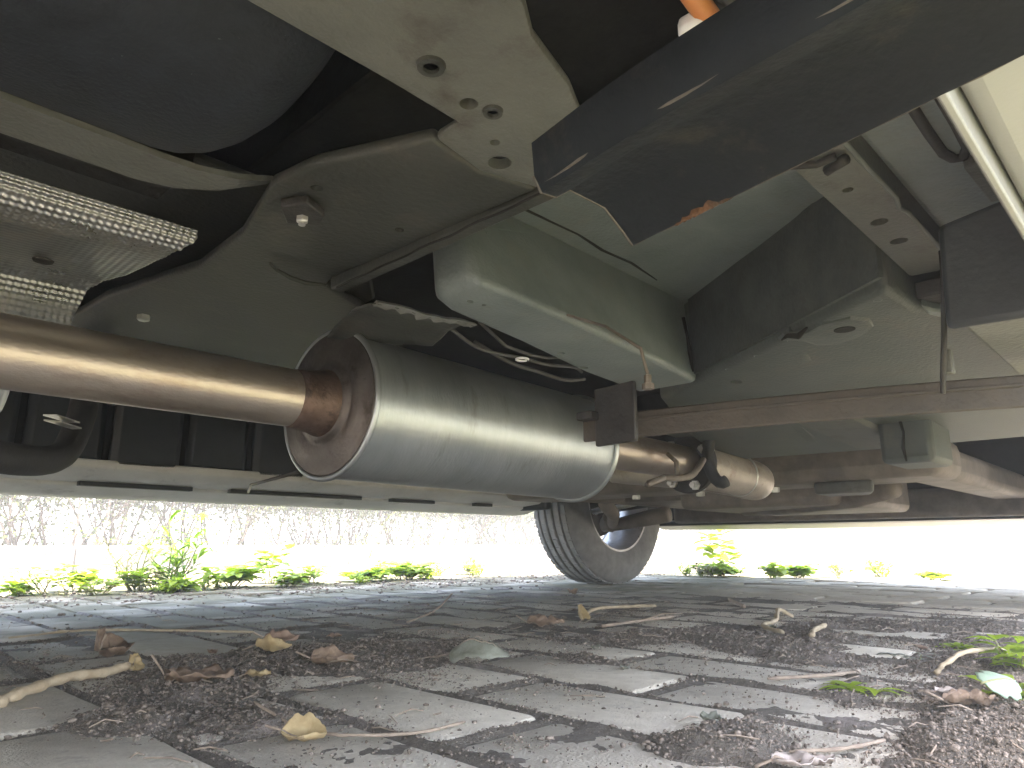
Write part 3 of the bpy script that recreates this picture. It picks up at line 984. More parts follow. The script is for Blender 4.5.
ring_tube(.719, rm + .0008, .0034).build('rolled_rim', 'alum', mf, smooth=True)
b = MB()
b.lathe([(.3360, rm - .0005), (.3355, rm - .003), (.3350, rm * .82), (.3330, rm * .76), (.3325, rm * .60), (.3320, .036), (.3300, .034), (.3290, .030)], (mx, ay, az), 'x', 72)
yaw(b, 4.6, .337, ay).build('end_cap', 'cap', mf, smooth=True)
b = MB()
b.lathe([(.7175, rm - .002), (.7165, .040), (.720, .034), (.728, .0285), (.735, .027)], (mx, ay, az), 'x', 72)
yaw(b, 4.6, .337, ay).build('end_cap', 'cap', mf, smooth=True)
b = MB()   # pipe ahead of the muffler
b.tube([(.655, .532, .2635), (.722, .545, .2635), (.80, .550, .263), (.90, .552, .262), (.955, .553, .2605)], [.026, .026, .0255, .0255, .0255], 36)
away(b, 1.08).build('front_exhaust_pipe', 'pipe', C, smooth=True)
b = MB()
b.tube([(.975, .553, .259), (1.0, .554, .2585), (1.10, .556, .256), (1.15, .557, .2530), (1.18, .560, .2515), (1.205, .567, .2515), (1.225, .580, .2530), (1.238, .600, .2560), (1.243, .63, .262), (1.245, .70, .275), (1.245, .9, .30)],
       [.030, .0335, .0335, .0335, .0340, .0342, .0340, .0335, .032, .031, .030], 36)
o = away(b, 1.08).build('catalyst_pipe', 'pale_pipe', C, smooth=True)
b = MB()
b.tube([(1.128 + .002 * math.cos(a), .557 + .0342 * math.cos(a), .2553 + .0342 * math.sin(a)) for a in np.linspace(0, 2 * math.pi, 28)], .0018, 6)
away(b, 1.08).build('weld_bead', 'bolt', o, smooth=True)
b = MB()
b.lathe([(-.007, .0), (-.007, .045), (.007, .045), (.007, .0)], (.957, .553, .261), 'x', 40)
o = away(b, 1.08).build('joint_flange', 'iron', C, bevel=.002)
for a in (.9, 2.6, 4.3, 5.4):
    b = MB()
    b.lathe([(-.020, .0045), (-.012, .0045), (-.012, .0075), (.012, .0075), (.013, .004)], (.957, .553 + .037 * math.cos(a), .261 + .037 * math.sin(a)), 'x', 6)
    away(b, 1.08).build('flange_bolt', 'bolt', o)
b = MB()
b.tube([(.74, .486, .212), (.775, .49, .222), (.80, .50, .226), (.83, .53, .226), (.85, .556, .226)], .0042, 8)
b.tube(spline([(.90, .496, .258), (.88, .494, .244), (.855, .492, .232), (.82, .490, .226), (.80, .50, .226)]), .0045, 8)
b.tube([(.835, .50, .226), (.837, .502, .250), (.83, .512, .262)], [.003, .0035, .003], 8)
o = away(b, 1.08).build('exhaust_hanger', 'engine', C, smooth=True)
b = MB()
b.tube([(.945, .505 + .02 * math.cos(a) - .012, .268 + .040 * math.sin(a)) for a in np.linspace(-1.9, 1.9, 14)], .009, 10)
away(b, 1.08).build('rubber_hanger', 'rubber', C, smooth=True)
b = MB()   # dark shield flap above the muffler, with a crumpled bright edge
rows = []
for i in range(20):
    u = i / 19
    row = []
    for j in range(12):
        v = j / 11
        x = .280 + .095 * u + .035 * v * (1 - .4 * u)
        y = .412 - .004 * u + (.125 - .045 * u) * v
        z = .3150 + .010 * math.sin(v * 2.6) + .004 * fbm(x * 20, y * 20, 5)
        row.append((x, y, z))
    rows.append(row)
b.loft(rows, closed=False)
fs_ = b.build('shield_flap', 'olive', C, smooth=True, solid=.0008)
b = MB()
b.loft([[(x, y - .004, z - .0006), (x + .001, y + .004 + .002 * math.sin(k * 1.7), z - .0016 + .0014 * math.sin(k * 2.1)), (x + .002, y + .007, z + .001), (x, y - .001, z + .002)] for k, (x, y, z) in enumerate([r_[0] for r_ in rows])])
b.build('foil_edge', 'foil', fs_, smooth='auto')
b = MB()
b.tube([r_[-1] for r_ in rows[10:]] + rows[-1][::-1][1:5], .0009, 6)
b.build('bright_edge', 'foil', fs_, smooth=True)
b = MB()
b.tube(spline([(.40, .47, .335), (.44, .475, .325), (.47, .468, .322), (.50, .474, .326), (.53, .466, .323), (.58, .47, .33), (.62, .49, .335)]), .0018, 8)
b.tube(spline([(.46, .50, .34), (.50, .49, .324), (.55, .50, .326), (.60, .50, .324), (.65, .51, .335)]), .0022, 8)
b.tube([(.42, .45, .34), (.46, .455, .326), (.49, .45, .322), (.52, .455, .326), (.56, .452, .335)], .0016, 8)
b.build('wiring_harness', 'wire', C, smooth=True)
b = MB()
b.tube([(.490 + .006 * math.cos(a), .462 + .006 * math.sin(a), .320) for a in np.linspace(0, 5.6, 12)], .0012, 6)
b.build('wire_clip', 'white', C, smooth=True)

# ---- little things in the gap beside the cross beam
b = MB()
b.tube([(.185, .106, .345), (.200, .106, .341), (.212, .1065, .339), (.222, .107, .338)], .0045, 10)
b.build('wire_sleeve', 'orange', C, smooth=True)
b = MB()
b.loft([[(x, .1125 - w_, .333), (x, .1125 + w_, .3335), (x, .1125 + w_, .340), (x, .1125 - w_, .340)] for x, w_ in ((.212, .004), (.216, .0062), (.230, .0068), (.236, .004))])
b.build('connector', 'white', C, bevel=.002)
b = MB()
blobby(b, (.195, .150, .385), (.022, .016, .018), 4.2)
b.build('line_bracket', 'wallpaint', C, smooth=True)
b = MB()
b.tube([(.16, .118, .38), (.19, .136, .378), (.205, .141, .375)], .002, 8)
b.tube([(.21, .112, .36), (.24, .108, .362), (.30, .106, .362)], .0035, 8)
b.build('brake_line', 'wire', C, smooth=True)

# ---- rear silencer edge and hose below the pipe
b = MB()
b.lathe([(-.62, .03), (-.62, .055)] + [(-.6 + k * .12, .062) for k in range(6)] + [(.085 + .032 * math.sin(a), .03 + .032 * math.cos(a)) for a in np.linspace(0, 1.57, 6)] + [(.118, 0)], (0, .72, .288), 'x', 40)
b.build('rear_silencer', 'alum', C, smooth=True)
b = MB()
b.tube(spline([(.10, .74, .218), (.15, .80, .219), (.19, .86, .228), (.215, .905, .250), (.23, .93, .30), (.23, .94, .36), (.22, .95, .44)]), .015, 16)
b.build('rubber_hose', 'rubber', C, smooth=True)
b = MB()
b.prism([(.17, .83), (.20, .86), (.21, .855), (.18, .82)], .268, .2695)
b.prism([(.165, .80), (.20, .84), (.206, .83), (.18, .80)], .2585, .260)
b.build('hose_clip', 'bolt', C)

# ---- far side: plastic guards, sill
for i in range(13):
    b = MB()
    x0 = -.15 + i * .145
    hgt = .50 - .006 * (i % 3)
    y_ = 1.50 + .006 * (i % 2)
    b.loft([[(x, y_ + dy, .292 + .010 * (i % 2)), (x, y_ + dy + .012, .289 + .010 * (i % 2)), (x, y_ + dy + .012, hgt), (x, y_ + dy, hgt)] for x, dy in ((x0, .012), (x0 + .012, 0), (x0 + .120, 0), (x0 + .132, .012))])
    b.build('plastic_guard', 'plastic', C, bevel=.002)
b = MB()
b.box((-.3, 1.52, .30), (1.75, 1.56, .47))
b.build('far_rail', 'seal', C)
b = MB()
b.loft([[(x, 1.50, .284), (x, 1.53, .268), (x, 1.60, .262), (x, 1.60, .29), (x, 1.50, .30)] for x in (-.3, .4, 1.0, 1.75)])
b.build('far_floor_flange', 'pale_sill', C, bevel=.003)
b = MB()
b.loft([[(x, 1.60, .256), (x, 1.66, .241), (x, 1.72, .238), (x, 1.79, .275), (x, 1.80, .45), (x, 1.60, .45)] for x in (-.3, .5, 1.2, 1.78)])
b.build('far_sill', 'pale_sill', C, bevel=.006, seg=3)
for x0, x1, y_ in ((.40, .62, 1.575), (.70, 1.05, 1.565), (1.15, 1.3, 1.57), (1.45, 1.52, 1.56)):
    b = MB()
    b.box((x0, y_, .254), (x1, y_ + .018, .263))
    b.build('sill_slot_trim', 'plastic', C, bevel=.001)
b = MB()
b.tube([(.55, 1.0, .25), (.62, 1.3, .252), (.72, 1.52, .255)], .003, 6)
b.build('brake_pipe', 'wire', C, smooth=True)
# ---- front end: bay lumps, subframe, arms
def lump_box(name, a, c, m='engine', bev=.02):
    MB().box(a, c).build(name, m, C, bevel=bev, seg=3)
lump_box('engine_sump', (1.75, .62, .235), (2.35, 1.05, .56))
lump_box('gearbox', (1.85, 1.05, .27), (2.25, 1.38, .56))
lump_box('front_subframe', (1.42, .32, .262), (1.60, 1.42, .34), bev=.025)
lump_box('rear_subframe_leg', (1.50, .34, .268), (2.45, .44, .335), bev=.02)
lump_box('rear_subframe_leg', (1.50, 1.30, .268), (2.45, 1.38, .335), bev=.02)
lump_box('radiator_support', (2.45, .25, .222), (2.56, 1.50, .31), bev=.015)
lump_box('under_tray', (2.50, .12, .214), (2.66, 1.62, .232), 'plastic', .006)
lump_box('engine_bay_wall', (1.28, .15, .34), (1.34, 1.60, .60), 'seal', .01)
lump_box('engine_bay_wall', (2.60, .06, .24), (2.63, 1.68, .60), 'seal', .01)
lump_box('wheel_arch_liner', (1.42, 1.42, .50), (2.60, 1.78, .53), 'plastic', .01)
lump_box('wheel_arch_liner', (1.42, -.02, .60), (2.60, .34, .63), 'plastic', .01)
lump_box('wheel_arch_liner', (1.70, 1.50, .25), (1.73, 1.76, .52), 'plastic', .01)
b = MB()
b.tube([(1.70, .48, .262), (1.80, .60, .252), (1.95, .82, .248), (2.05, 1.0, .248)], [.022, .026, .026, .022], 14)
b.build('oil_pan_rib', 'engine', C, smooth=True)
for y_ in (.5, .66, .84, 1.02):
    b = MB()
    b.lathe([(0, .010), (-.010, .010), (-.011, .006)], (1.50, y_, .262), 'z', 6)
    b.build('subframe_bolt', 'bolt', C)
b = MB()
b.prism([(1.44, .44), (1.52, .47), (1.53, .56), (1.43, .55)], .238, .262)
b.build('subframe_mount', 'beige', C, bevel=.006)

# ---- wheels
def wheel(cx, cy, side):
    """side +1: outer face towards +y"""
    c = (cx, cy, .283)
    def grow(b):
        b.v = [(cx + (x - cx) * 1.07, cy + (y - cy) * 1.1, z * 1.07 - .001) for x, y, z in b.v]
        return b
    wy, rt = .088, .283
    t = MB()
    prof = [(-.080, .172), (-.088, .190), (-.091, .215), (-.089, .240), (-.080, .262), (-.072, .272), (-.066, .2775)]
    g_ = []
    for k, yy in enumerate((-.044, -.015, .015, .044)):
        g_ += [(yy - .0052, .2830 - abs(yy) * .05), (yy - .0038, .2755), (yy + .0038, .2755), (yy + .0052, .2830 - abs(yy) * .05)]
    prof += g_ + [(-a, r_) for a, r_ in reversed(prof)]
    prof += [(.070, .166), (-.070, .166)]
    t.lathe(prof, c, 'y', 96, closed=True)
    wroot = None
    rim = MB()
    rp = [(-.078, .184), (-.082, .180), (-.080, .168), (-.060, .160), (-.030, .150), (.040, .152), (.062, .166), (.082, .178), (.084, .184), (.072, .188), (.060, .176), (.03, .163), (-.03, .163), (-.06, .172)]
    if side < 0: rp = [(-a, r_) for a, r_ in rp]
    rim.lathe(rp, c, 'y', 64, closed=True)
    wh = grow(rim).build('wheel', 'rim', C, smooth='auto')
    ty = grow(t).build('tyre', 'tyre', wh, smooth='auto')
    tb = MB()      # cross cuts of the tread, as blocks between the grooves
    for k in range(60):
        a = 2 * math.pi * k / 60
        for yb, dl in ((-.030, 0), (.0, .05), (.030, .02), (-.058, .03), (.058, .06)):
            a0, a1 = a + dl, a + dl + .078
            hw = .0085 if abs(yb) < .05 else .0075
            r0, r1 = .274, .2848 - abs(yb) * .05
            vs = []
            for r_ in (r0, r1):
                for (aa, ww) in ((a0, -hw), (a1, -hw), (a1 + .01, hw), (a0 + .01, hw)):
                    vs.append((c[0] + r_ * math.sin(aa), c[1] + yb + ww, c[2] + r_ * math.cos(aa)))
            tb.add(vs, [(3, 2, 1, 0), (4, 5, 6, 7), (0, 1, 5, 4), (1, 2, 6, 5), (2, 3, 7, 6), (3, 0, 4, 7)])
    tag(grow(tb).build('tread_block', 'tyre', wh), kind='stuff')
    for k in range(7):
        a = 2 * math.pi * k / 7 + .3
        s_ = MB()
        dx, dz = math.sin(a), math.cos(a)
        px, pz = dz, -dx
        rings = []
        for r_, hw, th in ((.03, .020, .018), (.08, .017, .014), (.155, .022, .012)):
            yo = c[1] + side * (.058 if r_ < .1 else .064)
            rings.append([(c[0] + dx * r_ + px * hw * u, yo + v * th, c[2] + dz * r_ + pz * hw * u) for u, v in ((-1, -1), (1, -1), (1, 1), (-1, 1))])
        s_.loft(rings)
        grow(s_).build('spoke', 'rim', wh, bevel=.004)
    h = MB()
    h.lathe([(side * .035, .0), (side * .035, .05), (side * .075, .045), (side * .078, 0)], c, 'y', 32)
    grow(h).build('hub', 'rim', wh, smooth='auto')
    d_ = MB()
    d_.lathe([(side * .010, .05), (side * .010, .122), (side * .030, .122), (side * .030, .05)], c, 'y', 48, closed=True)
    grow(d_).build('brake_disc', 'iron', wh, smooth='auto')
    return c
for cx, cy, s_ in ((2.17, 1.64, 1), (2.17, .10, -1), (-.62, 1.64, 1), (-.62, .10, -1)):
    wheel(cx, cy, s_)
# brake and suspension behind the far front wheel
b = MB()
b.loft([[(2.13 + .085 * math.cos(a) * s, y, .29 + .085 * math.sin(a) * s) for a in np.linspace(.2, 3.4, 12)] for y, s in ((1.58, 1.0), (1.60, 1.35), (1.64, 1.35), (1.655, 1.1))])
b.build('brake_caliper', 'iron', C, smooth='auto')
b = MB()
b.tube([(2.13, 1.32, .245), (2.12, 1.42, .228), (2.11, 1.52, .212), (2.11, 1.58, .215)], [.03, .026, .022, .028], 12)
b.tube([(1.80, 1.34, .265), (1.95, 1.42, .24), (2.08, 1.52, .215)], [.024, .022, .02], 12)
b.build('control_arm', 'engine', C, smooth=True)
b = MB()
b.tube([(2.16, 1.0, .33), (2.16, 1.3, .30), (2.14, 1.57, .285)], [.018, .018, .03], 12)
b.build('drive_shaft', 'iron', C, smooth=True)
b = MB()
blobby(b, (2.11, 1.55, .215), (.03, .025, .026), 1.2)
blobby(b, (2.03, 1.50, .235), (.025, .02, .02), 3.2)
b.build('ball_joint', 'engine', C, smooth=True)
b = MB()
b.tube([(1.98, 1.20, .30), (2.0, 1.40, .27), (2.02, 1.56, .255)], .009, 8)
b.build('tie_rod', 'bolt', C, smooth=True)

# ================================================================== LOOSE THINGS ON THE GROUND
def leaf_mesh(L_, W_, curl, cup, seed, tip=.8, full=.8, nu=19, nv=9, wav=.08):
    b = MB()
    rows = []
    for i in range(nu):
        u = i / (nu - 1)
        wd = W_ * .5 * (math.sin(math.pi * min(1, u ** tip)) ** full) * (1 + .25 * fbm(u * 9, seed * 1.7, 3)) + .0004
        ang = curl * (u - .5)
        cx = math.sin(ang) / curl * L_ if abs(curl) > .01 else (u - .5) * L_
        cz = (1 - math.cos(ang)) / curl * L_ if abs(curl) > .01 else 0
        row = []
        for j in range(nv):
            v = j / (nv - 1) * 2 - 1
            e = 1.5 * wav * L_ * fbm(u * 4 + seed, v * 2.6, seed)
            row.append((cx, v * wd * math.cos(cup * abs(v) * .6), cz + cup * wd * v * v + e))
        rows.append(row)
    b.loft(rows, closed=False)
    return b, rows

def ground_z(x, y):
    a = soil_z(np.array([x]), np.array([y]))[0][0]
    return max(float(a), .0)

def leaf(name, label, cat, x, y, L_, W_, rz, m, curl=1.0, cup=.6, seed=1, rx=0, ry=0, lift=0, stem=.35, group=None, tip=.8, wav=.08):
    b, rows = leaf_mesh(L_, W_, curl, cup, seed, tip, .45 if tip >= 1 else .8, wav=wav)
    mt = Matrix.Rotation(rz, 4, 'Z') @ Matrix.Rotation(ry, 4, 'Y') @ Matrix.Rotation(rx, 4, 'X')
    vs = [mt @ Vector(v) for v in b.v]
    lo = min(v.z for v in vs)
    base = Vector((x, y, ground_z(x, y) + lift))
    o = empty(name, base, label, cat, group)
    b.v = [tuple(v + base - Vector((0, 0, lo))) for v in vs]
    bl = b.build('blade', m, o, smooth=True, solid=.0005)
    s = MB()
    mid = [mt @ Vector(r_[len(r_) // 2]) + base - Vector((0, 0, lo)) for r_ in rows]
    pre = mid[0] + (mid[0] - mid[1]).normalized() * L_ * stem
    pre.z = max(pre.z, base.z + .001)
    s.tube([pre] + [p_ + Vector((0, 0, .0004)) for p_ in mid], [.0008 + L_ * .008] + [(.0006 + L_ * .006) * (1 - i / len(mid) * .8) for i in range(len(mid))], 6)
    s.build('stalk', 'twig2' if m.startswith('dry') or m in ('red', 'pale') else 'stem', o, smooth=True)
    return o

def twig(name, label, pts, r, m, cat='twig', group=None, side=None):
    pts = [Vector((x, y, (ground_z(x, y) + z))) for x, y, z in pts]
    pts = spline(pts, 3)
    b = MB()
    P_, R_ = [], []
    k = 0
    for a, c in zip(pts, pts[1:]):
        for t in np.linspace(0, 1, 3)[:-1]:
            P_.append(a.lerp(c, t) + Vector((rng.gauss(0, r * .22), rng.gauss(0, r * .22), 0)))
            R_.append(r * (1 + .16 * math.sin(k * 1.9) + rng.uniform(-.08, .08)))
            k += 1
    P_.append(pts[-1])
    R_.append(r * .6)
    b.tube(P_, R_, 8)
    if side:
        b.tube([Vector((x, y, ground_z(x, y) + z)) for x, y, z in side], [r * .6, r * .4, r * .25][:len(side)], 6)
    return tag(b.build(name, m, None, smooth=True), label, cat, group)

twig('dry_branch', 'thick tan dried stem lying over the soil with a yellow torn end', [(.155, .775, .006), (.185, .80, .010), (.225, .835, .012), (.262, .850, .010), (.292, .868, .012)], .0050, 'twig', 'stem')
leaf('dry_leaf', 'small torn yellow leaf upright at the end of the thick dried stem', 'leaf', .300, .878, .026, .020, 1.0, 'dry', .5, .5, 2, rx=.9, ry=-.5, lift=.004, stem=.1)
leaf('dry_leaf', 'broad flat brown leaf lying among dark soil next to the dried stem', 'leaf', .318, .745, .066, .036, -.6, 'dry2', .5, .35, 5, rx=.12, lift=.003)
leaf('dry_leaf', 'curled brown leaf standing on edge behind the dried stem', 'leaf', .318, 1.03, .075, .05, .9, 'dry2', 1.4, .9, 7, rx=.5)
leaf('dry_leaf', 'yellow tan leaf with a reddish end on the dark soil', 'leaf', .460, .868, .050, .034, -.9, 'dry', 1.0, .7, 9, rx=-.35, lift=.003)
leaf('dry_leaf', 'reddish scrap of leaf leaning on the yellow tan leaf', 'leaf', .480, .885, .045, .03, -.4, 'red', .9, .5, 12, rx=.4, lift=.008)
leaf('dry_leaf', 'rolled pinkish brown leaf with a dark hollow on the bare paver edge', 'leaf', .470, .745, .052, .028, -.75, 'dry2', .9, 1.0, 14, rx=.3)
leaf('dry_leaf', 'cupped grey green leaf tented over a paver', 'leaf', .615, .655, .085, .052, -1.0, 'dry3', -1.7, -.5, 17, lift=.002, rx=.25, wav=.04)
leaf('dry_leaf', 'long rolled brown leaf among straws', 'leaf', .965, .855, .066, .028, -.75, 'dry2', .5, 1.0, 19, rx=-.2)
leaf('dry_leaf', 'small pale tan leaf standing upright among straws', 'leaf', 1.10, .885, .042, .034, .7, 'dry', .8, .5, 22, rx=.8, ry=-.6)
leaf('dry_leaf', 'cupped yellow tan leaf casting a shadow on a bare paver', 'leaf', .290, .490, .036, .026, -.9, 'dry', 1.3, .9, 25, rx=.5, lift=.003, wav=.05)
leaf('dry_leaf', 'pale flat leaf half buried in reddish soil', 'leaf', .475, .205, .042, .022, -.7, 'pale', .3, .3, 27, lift=.003)
leaf('dry_leaf', 'tiny yellow leaf scrap on crumbly soil', 'leaf', .375, .735, .026, .016, -.4, 'dry', .7, .6, 29, lift=.003)
leaf('dry_leaf', 'pinkish pale leaf tucked beside the round blue green leaf', 'leaf', .742, .178, .040, .018, -.8, 'pale', .6, .5, 31, lift=.006)
leaf('dry_leaf', 'dark brown leaf folded on the soil at the foot of the round green leaf', 'leaf', .725, .165, .05, .02, -.7, 'dry2', .4, .8, 33, lift=.002)
leaf('round_leaf', 'round pale blue green leaf lying on the soil', 'leaf', .755, .147, .036, .034, -.5, 'mint', -.5, -.3, 35, lift=.006, tip=1.0, wav=.012, rx=.55, stem=.1)
leaf('dry_leaf', 'small curled leaf scrap at the foot of the car wheel', 'leaf', 1.62, 1.33, .05, .03, .3, 'dry2', 1.6, .9, 37)
for k, (x, y) in enumerate(((.655, .69), (.80, .62), (.70, .50), (1.10, .30), (1.20, .55), (.53, .30), (.42, .95), (.62, .98))):
    leaf('leaf_scrap', 'small brown leaf scrap scattered on soil and pavers', 'leaf', x, y, rng.uniform(.014, .028), rng.uniform(.009, .016), rng.uniform(0, 6), rng.choice(('dry2', 'red', 'dry3')), rng.uniform(.4, 1.4), .6, 40 + k, lift=.002, stem=.1, group='small leaf scraps on the ground')

twig('dry_straw', 'long thin straw lying in front of the cupped tan leaf', [(.300, .590, .004), (.300, .50, .005), (.345, .44, .006), (.40, .44, .005)], .0012, 'twig2')
twig('dry_twig', 'pale dry twig lying across soil behind the upright tan leaf', [(1.13, .90, .006), (1.25, .96, .008), (1.36, .95, .006), (1.40, .91, .005)], .0036, 'twig')
twig('dry_twig', 'bent pale twig rising out of the dark soil near the rolled leaf', [(1.12, .50, .004), (1.18, .56, .008), (1.30, .59, .006), (1.38, .62, .018), (1.40, .60, .004)], .0038, 'twig')
twig('dry_twig', 'straight tan twig on the soil with a broken end', [(1.06, .43, .006), (1.12, .45, .008), (1.22, .47, .008)], .0036, 'twig')
twig('dry_twig', 'thin forked brown twig between the two rolled leaves', [(1.00, .76, .006), (1.10, .74, .010), (1.18, .73, .012)], .0026, 'twig2', side=[(1.08, .745, .008), (1.13, .72, .02), (1.16, .70, .02)])
twig('dry_twig', 'short dark twig pointing at the far wheel', [(1.56, .78, .004), (1.66, .86, .006), (1.72, .90, .006)], .0040, 'twig2')
twig('dry_twig', 'looped tan stem beside the bright green sprig', [(.90, .235, .004), (.905, .225, .014), (.945, .215, .022), (1.0, .205, .020), (1.08, .20, .012)], .0026, 'twig')
twig('dry_straw', 'long pale straw lying across the mossy pavers', [(.27, 1.32, .003), (.38, 1.34, .004), (.50, 1.20, .004), (.56, 1.12, .004)], .0020, 'twig')
twig('dry_straw', 'thin leaning straw standing on a bare joint', [(.82, 1.06, .004), (.90, 1.08, .018), (.98, 1.12, .045)], .0016, 'twig2')
twig('dry_twig', 'thin dark twig half buried beside the pale flat leaf', [(.58, .19, .003), (.53, .20, .005), (.50, .225, .004)], .0014, 'twig2')
twig('dry_twig', 'brown twig lying over reddish soil by the green leaf scraps', [(.86, .30, .004), (.80, .31, .006), (.74, .35, .005)], .0020, 'twig2')
b = MB()
for k in range(520):
    x, y = rng.uniform(.15, 1.8), rng.uniform(.1, 1.5)
    if rng.random() > min(1, .25 + .8 * float(patch(np.array([x]), np.array([y]))[0])): continue
    z = ground_z(x, y) + .0022
    a, l_ = rng.uniform(0, 6.28), rng.uniform(.006, .035)
    dx, dy = math.cos(a) * l_ / 2, math.sin(a) * l_ / 2
    b.tube([(x - dx, y - dy, z), (x + rng.gauss(0, .002), y + rng.gauss(0, .002), z + rng.uniform(0, .004)), (x + dx, y + dy, z + rng.uniform(-.001, .003))], [.0005, .0007, .0004], 4)
tag(b.build('plant_litter', 'twig2'), 'fine straws and fibres scattered over the soil', 'litter', kind='stuff')

# ---- live plants
def blade_leaf(b, p, d, L_, W_, droop=.4, nseg=5, fold=.15):
    d = d.normalized()
    s_ = d.cross(Vector((0, 0, 1)))
    s_ = s_.normalized() if s_.length > .01 else Vector((1, 0, 0))
    rows = []
    q = Vector(p)
    for i in range(nseg + 1):
        u = i / nseg
        wd = W_ * .5 * math.sin(math.pi * min(.97, max(.06, u ** .75)))
        rows.append([q - s_ * wd + Vector((0, 0, wd * fold)), q.copy(), q + s_ * wd + Vector((0, 0, wd * fold))])
        d = (d + Vector((0, 0, -droop / nseg))).normalized()
        q = q + d * L_ / nseg
    b.loft(rows, closed=False)

def weed(name, label, x, y, h, nst, kind, m, seed, leafL=.03, leafW=.018, spread=.5, group=None):
    r = random.Random(seed)
    o = empty(name, (x, y, 0), label, 'weed', group)
    s, f = MB(), MB()
    for k in range(nst):
        a = r.uniform(0, 6.28)
        d = Vector((math.cos(a) * spread, math.sin(a) * spread, 1)).normalized()
        p_ = Vector((x + r.gauss(0, .012), y + r.gauss(0, .012), -.004))
        path = [p_]
        hh = h * r.uniform(.55, 1.05)
        for i in range(5):
            d = (d + Vector((r.gauss(0, .14), r.gauss(0, .14), -.02 * i))).normalized()
            path.append(path[-1] + d * hh / 5)
        s.tube(path, [.0012 + h * .006, .0011 + h * .005, .001 + h * .004, .0009 + h * .003, .0008 + h * .002, .0006], 5)
        if kind == 'grass':
            for i in (1, 2, 3, 4, 5):
                for _ in range(2):
                    aa = r.uniform(0, 6.28)
                    blade_leaf(f, path[i], Vector((math.cos(aa), math.sin(aa), 1.1)), leafL * r.uniform(.7, 1.3), leafW * r.uniform(.7, 1.2), 1.3, 6)
        elif kind == 'round':
            for i in (3, 4, 5):
                for _ in range(3):
                    aa = r.uniform(0, 6.28)
                    blade_leaf(f, path[i], Vector((math.cos(aa), math.sin(aa), r.uniform(-.1, .7))), leafL * r.uniform(.6, 1.2), leafW * r.uniform(.8, 1.2), .5, 5)
        else:
            for i in range(2, 6):
                for _ in range(2):
                    aa = r.uniform(0, 6.28)
                    if kind == 'twiggy':
                        e = path[i] + Vector((math.cos(aa) * h * .2, math.sin(aa) * h * .2, h * r.uniform(.02, .2)))
                        s.tube([path[i], path[i].lerp(e, .5) + Vector((0, 0, .004)), e], [.0011, .0009, .0005], 4)
                        if r.random() < .6:
                            blade_leaf(f, e, Vector((math.cos(aa), math.sin(aa), .4)), leafL * r.uniform(.6, 1.2), leafW * r.uniform(.7, 1.2), .6, 5)
                    else:
                        blade_leaf(f, path[i], Vector((math.cos(aa), math.sin(aa), .5)), leafL * r.uniform(.6, 1.2), leafW * r.uniform(.7, 1.2), .8, 6)
    s.build('stems', 'stem', o, smooth=True)
    f.build('leaves', m, o, smooth=True)
    return o
weed('clover_weed', 'low bright weed with round yellow green leaves alone on the sunlit paving', .66, 2.50, .085, 12, 'round', 'green2', 1, .036, .034, .7)
weed('creeping_weed', 'tiny yellow green weed at the edge of the shade', .50, 2.42, .045, 8, 'round', 'green2', 14, .036, .03, .9)
weed('grass_weed', 'tall arching grass tuft with thin dry stalks behind the straw', .90, 2.40, .23, 12, 'grass', 'green', 2, .12, .012, .6)
weed('twiggy_weed', 'sparse twiggy weed with bare stalks beside the tall grass tuft', .80, 2.42, .20, 9, 'twiggy', 'green', 3, .03, .012, .6)
weed('broadleaf_weed', 'broad leaved green weed spreading next to the grass tuft', 1.08, 2.36, .11, 9, 'broad', 'green2', 4, .085, .05, .9)
weed('upright_weed', 'upright weed with one lit leaf cluster on a thin stem', 1.30, 2.50, .15, 4, 'round', 'green2', 5, .05, .042, .25)
weed('creeping_weed', 'low weed with glossy leaves below the upright lit stem', 1.24, 2.27, .065, 10, 'broad', 'green2', 6, .06, .04, .9)
weed('stalk_weed', 'thin bare branching stalk rising to the car sill', 1.78, 2.60, .30, 2, 'twiggy', 'stem', 7, .02, .01, .10)
weed('creeping_weed', 'flat yellow green weed under the middle of the car sill', 1.64, 2.38, .060, 10, 'broad', 'green2', 8, .08, .05, .9)
weed('creeping_weed', 'leafy yellow green weed at the foot of the bare stalk', 1.86, 2.40, .085, 11, 'broad', 'green2', 9, .085, .055, .9)
weed('creeping_weed', 'sparse low weed in the grit by the tyre tread', 2.35, 2.55, .085, 12, 'twiggy', 'green', 10, .045, .026, .8)
weed('climbing_weed', 'tall yellow green weed with big lit leaves behind the wheel', 3.25, 1.72, .24, 5, 'round', 'green2', 11, .085, .07, .3)
weed('creeping_weed', 'low green mat of weed under the front bumper', 3.00, 1.60, .075, 14, 'broad', 'green', 12, .09, .05, 1.0)
weed('creeping_weed', 'low olive weed on sunlit paving ahead of the bumper', 3.12, 1.30, .070, 14, 'broad', 'green', 13, .08, .05, 1.0)
weed('stalk_weed', 'dry branching stalk in the glare past the bumper', 3.70, .72, .20, 4, 'twiggy', 'stem', 15, .035, .016, .4)
weed('creeping_weed', 'small weed near the dry branching stalk', 3.30, .82, .06, 9, 'broad', 'green2', 16, .065, .04, .9)
for k in range(26):
    x = rng.uniform(.45, 2.3) if k < 16 else rng.uniform(2.75, 3.7)
    y = (2.40 if k < 16 else 1.75 - (x - 2.75) * .95) + rng.uniform(-.16, .22)
    kd = rng.choice(('grass', 'broad', 'twiggy', 'round'))
    weed('small_weed', 'small ragged weed in the paving at the edge of the shade', x, y, rng.uniform(.03, .10), rng.randint(4, 9), kd, rng.choice(('green', 'green2', 'green2', 'stem')), 60 + k,
         rng.uniform(.03, .07), rng.uniform(.008, .012) if kd == 'grass' else rng.uniform(.015, .04), rng.uniform(.5, 1.0), 'small weeds along the edge of the shade')
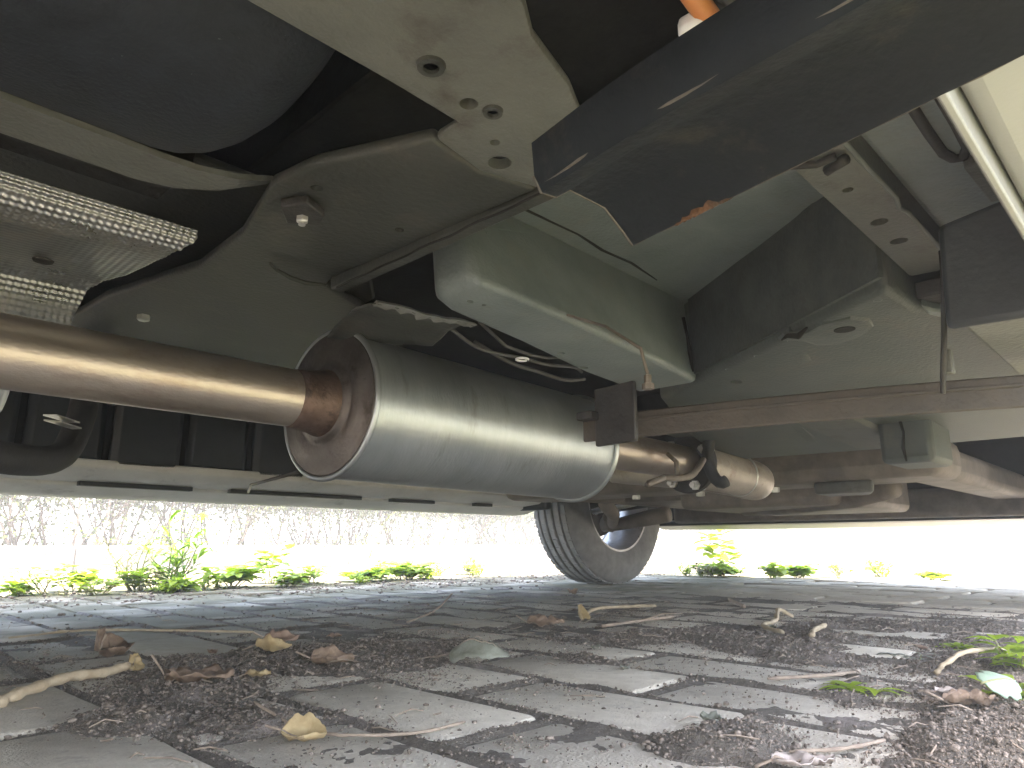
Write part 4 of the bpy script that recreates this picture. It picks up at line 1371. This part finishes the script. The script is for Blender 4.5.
weed('bright_sprig', 'bright green sprig with upright leaves beside the looped tan stem', .99, .172, .045, 10, 'broad', 'green2', 17, .034, .016, .6)
weed('low_sprig', 'small green sprig behind the round blue green leaf', .80, .143, .030, 7, 'broad', 'green2', 18, .024, .011, .7)
weed('leaf_sprig', 'little pair of green leaves lying on the soil', .765, .268, .014, 4, 'broad', 'green2', 19, .026, .010, 1.0)
weed('seedling', 'tiny faded green seedling in the soil behind the leaf pair', 1.01, .30, .016, 3, 'broad', 'dry3', 20, .022, .008, 1.0)
weed('seedling', 'tiny yellow green seedling ahead of the bright sprig', 1.16, .27, .020, 3, 'broad', 'green2', 21, .024, .010, 1.0)
o = empty('leaning_weed', (.47, -.10, 0), 'slender weed stem leaning in past the black guard with pale green tip leaves', 'weed')
b = MB()
b.tube([(.47, -.10, -.01), (.468, -.06, .10), (.462, .0, .20), (.456, .036, .240), (.451, .053, .256), (.450, .057, .268)], [.0022, .002, .0017, .0013, .001, .0007], 6)
b.build('stems', 'stem', o, smooth=True)
b = MB()
for p_, d_, l_ in (((.450, .057, .268), (0, .3, 1), .012), ((.451, .053, .256), (0, -.9, .5), .016), ((.451, .053, .257), (0, .9, .3), .010), ((.456, .036, .240), (-.3, .6, .9), .02), ((.456, .036, .242), (.2, -.8, .8), .02), ((.454, .046, .25), (-.2, .7, -.3), .012)):
    blade_leaf(b, Vector(p_), Vector(d_), l_, l_ * .35, .4, 5)
b.build('leaves', 'green2', o, smooth=True)

# ================================================================== ADDED VOLUME IMITATING LENS GLARE
hz = bpy.data.materials.new('lens_veil_volume')
hz.use_nodes = True
hn = hz.node_tree
hn.nodes.remove(hn.nodes['Principled BSDF'])
pv = hn.nodes.new('ShaderNodeVolumePrincipled')
pv.inputs['Color'].default_value = (.95, .95, .95, 1)
pv.inputs['Density'].default_value = GLARE_VEIL
pv.inputs['Anisotropy'].default_value = .0
hn.links.new(pv.outputs[0], hn.nodes['Material Output'].inputs['Volume'])
M['glare_veil'] = hz
tag(MB().box((-91, -91, -1.03), (91, 91, 2.2)).build('glare_veil', 'glare_veil'), 'thin pale veil added to imitate lens glare', 'glare_veil', kind='stuff')
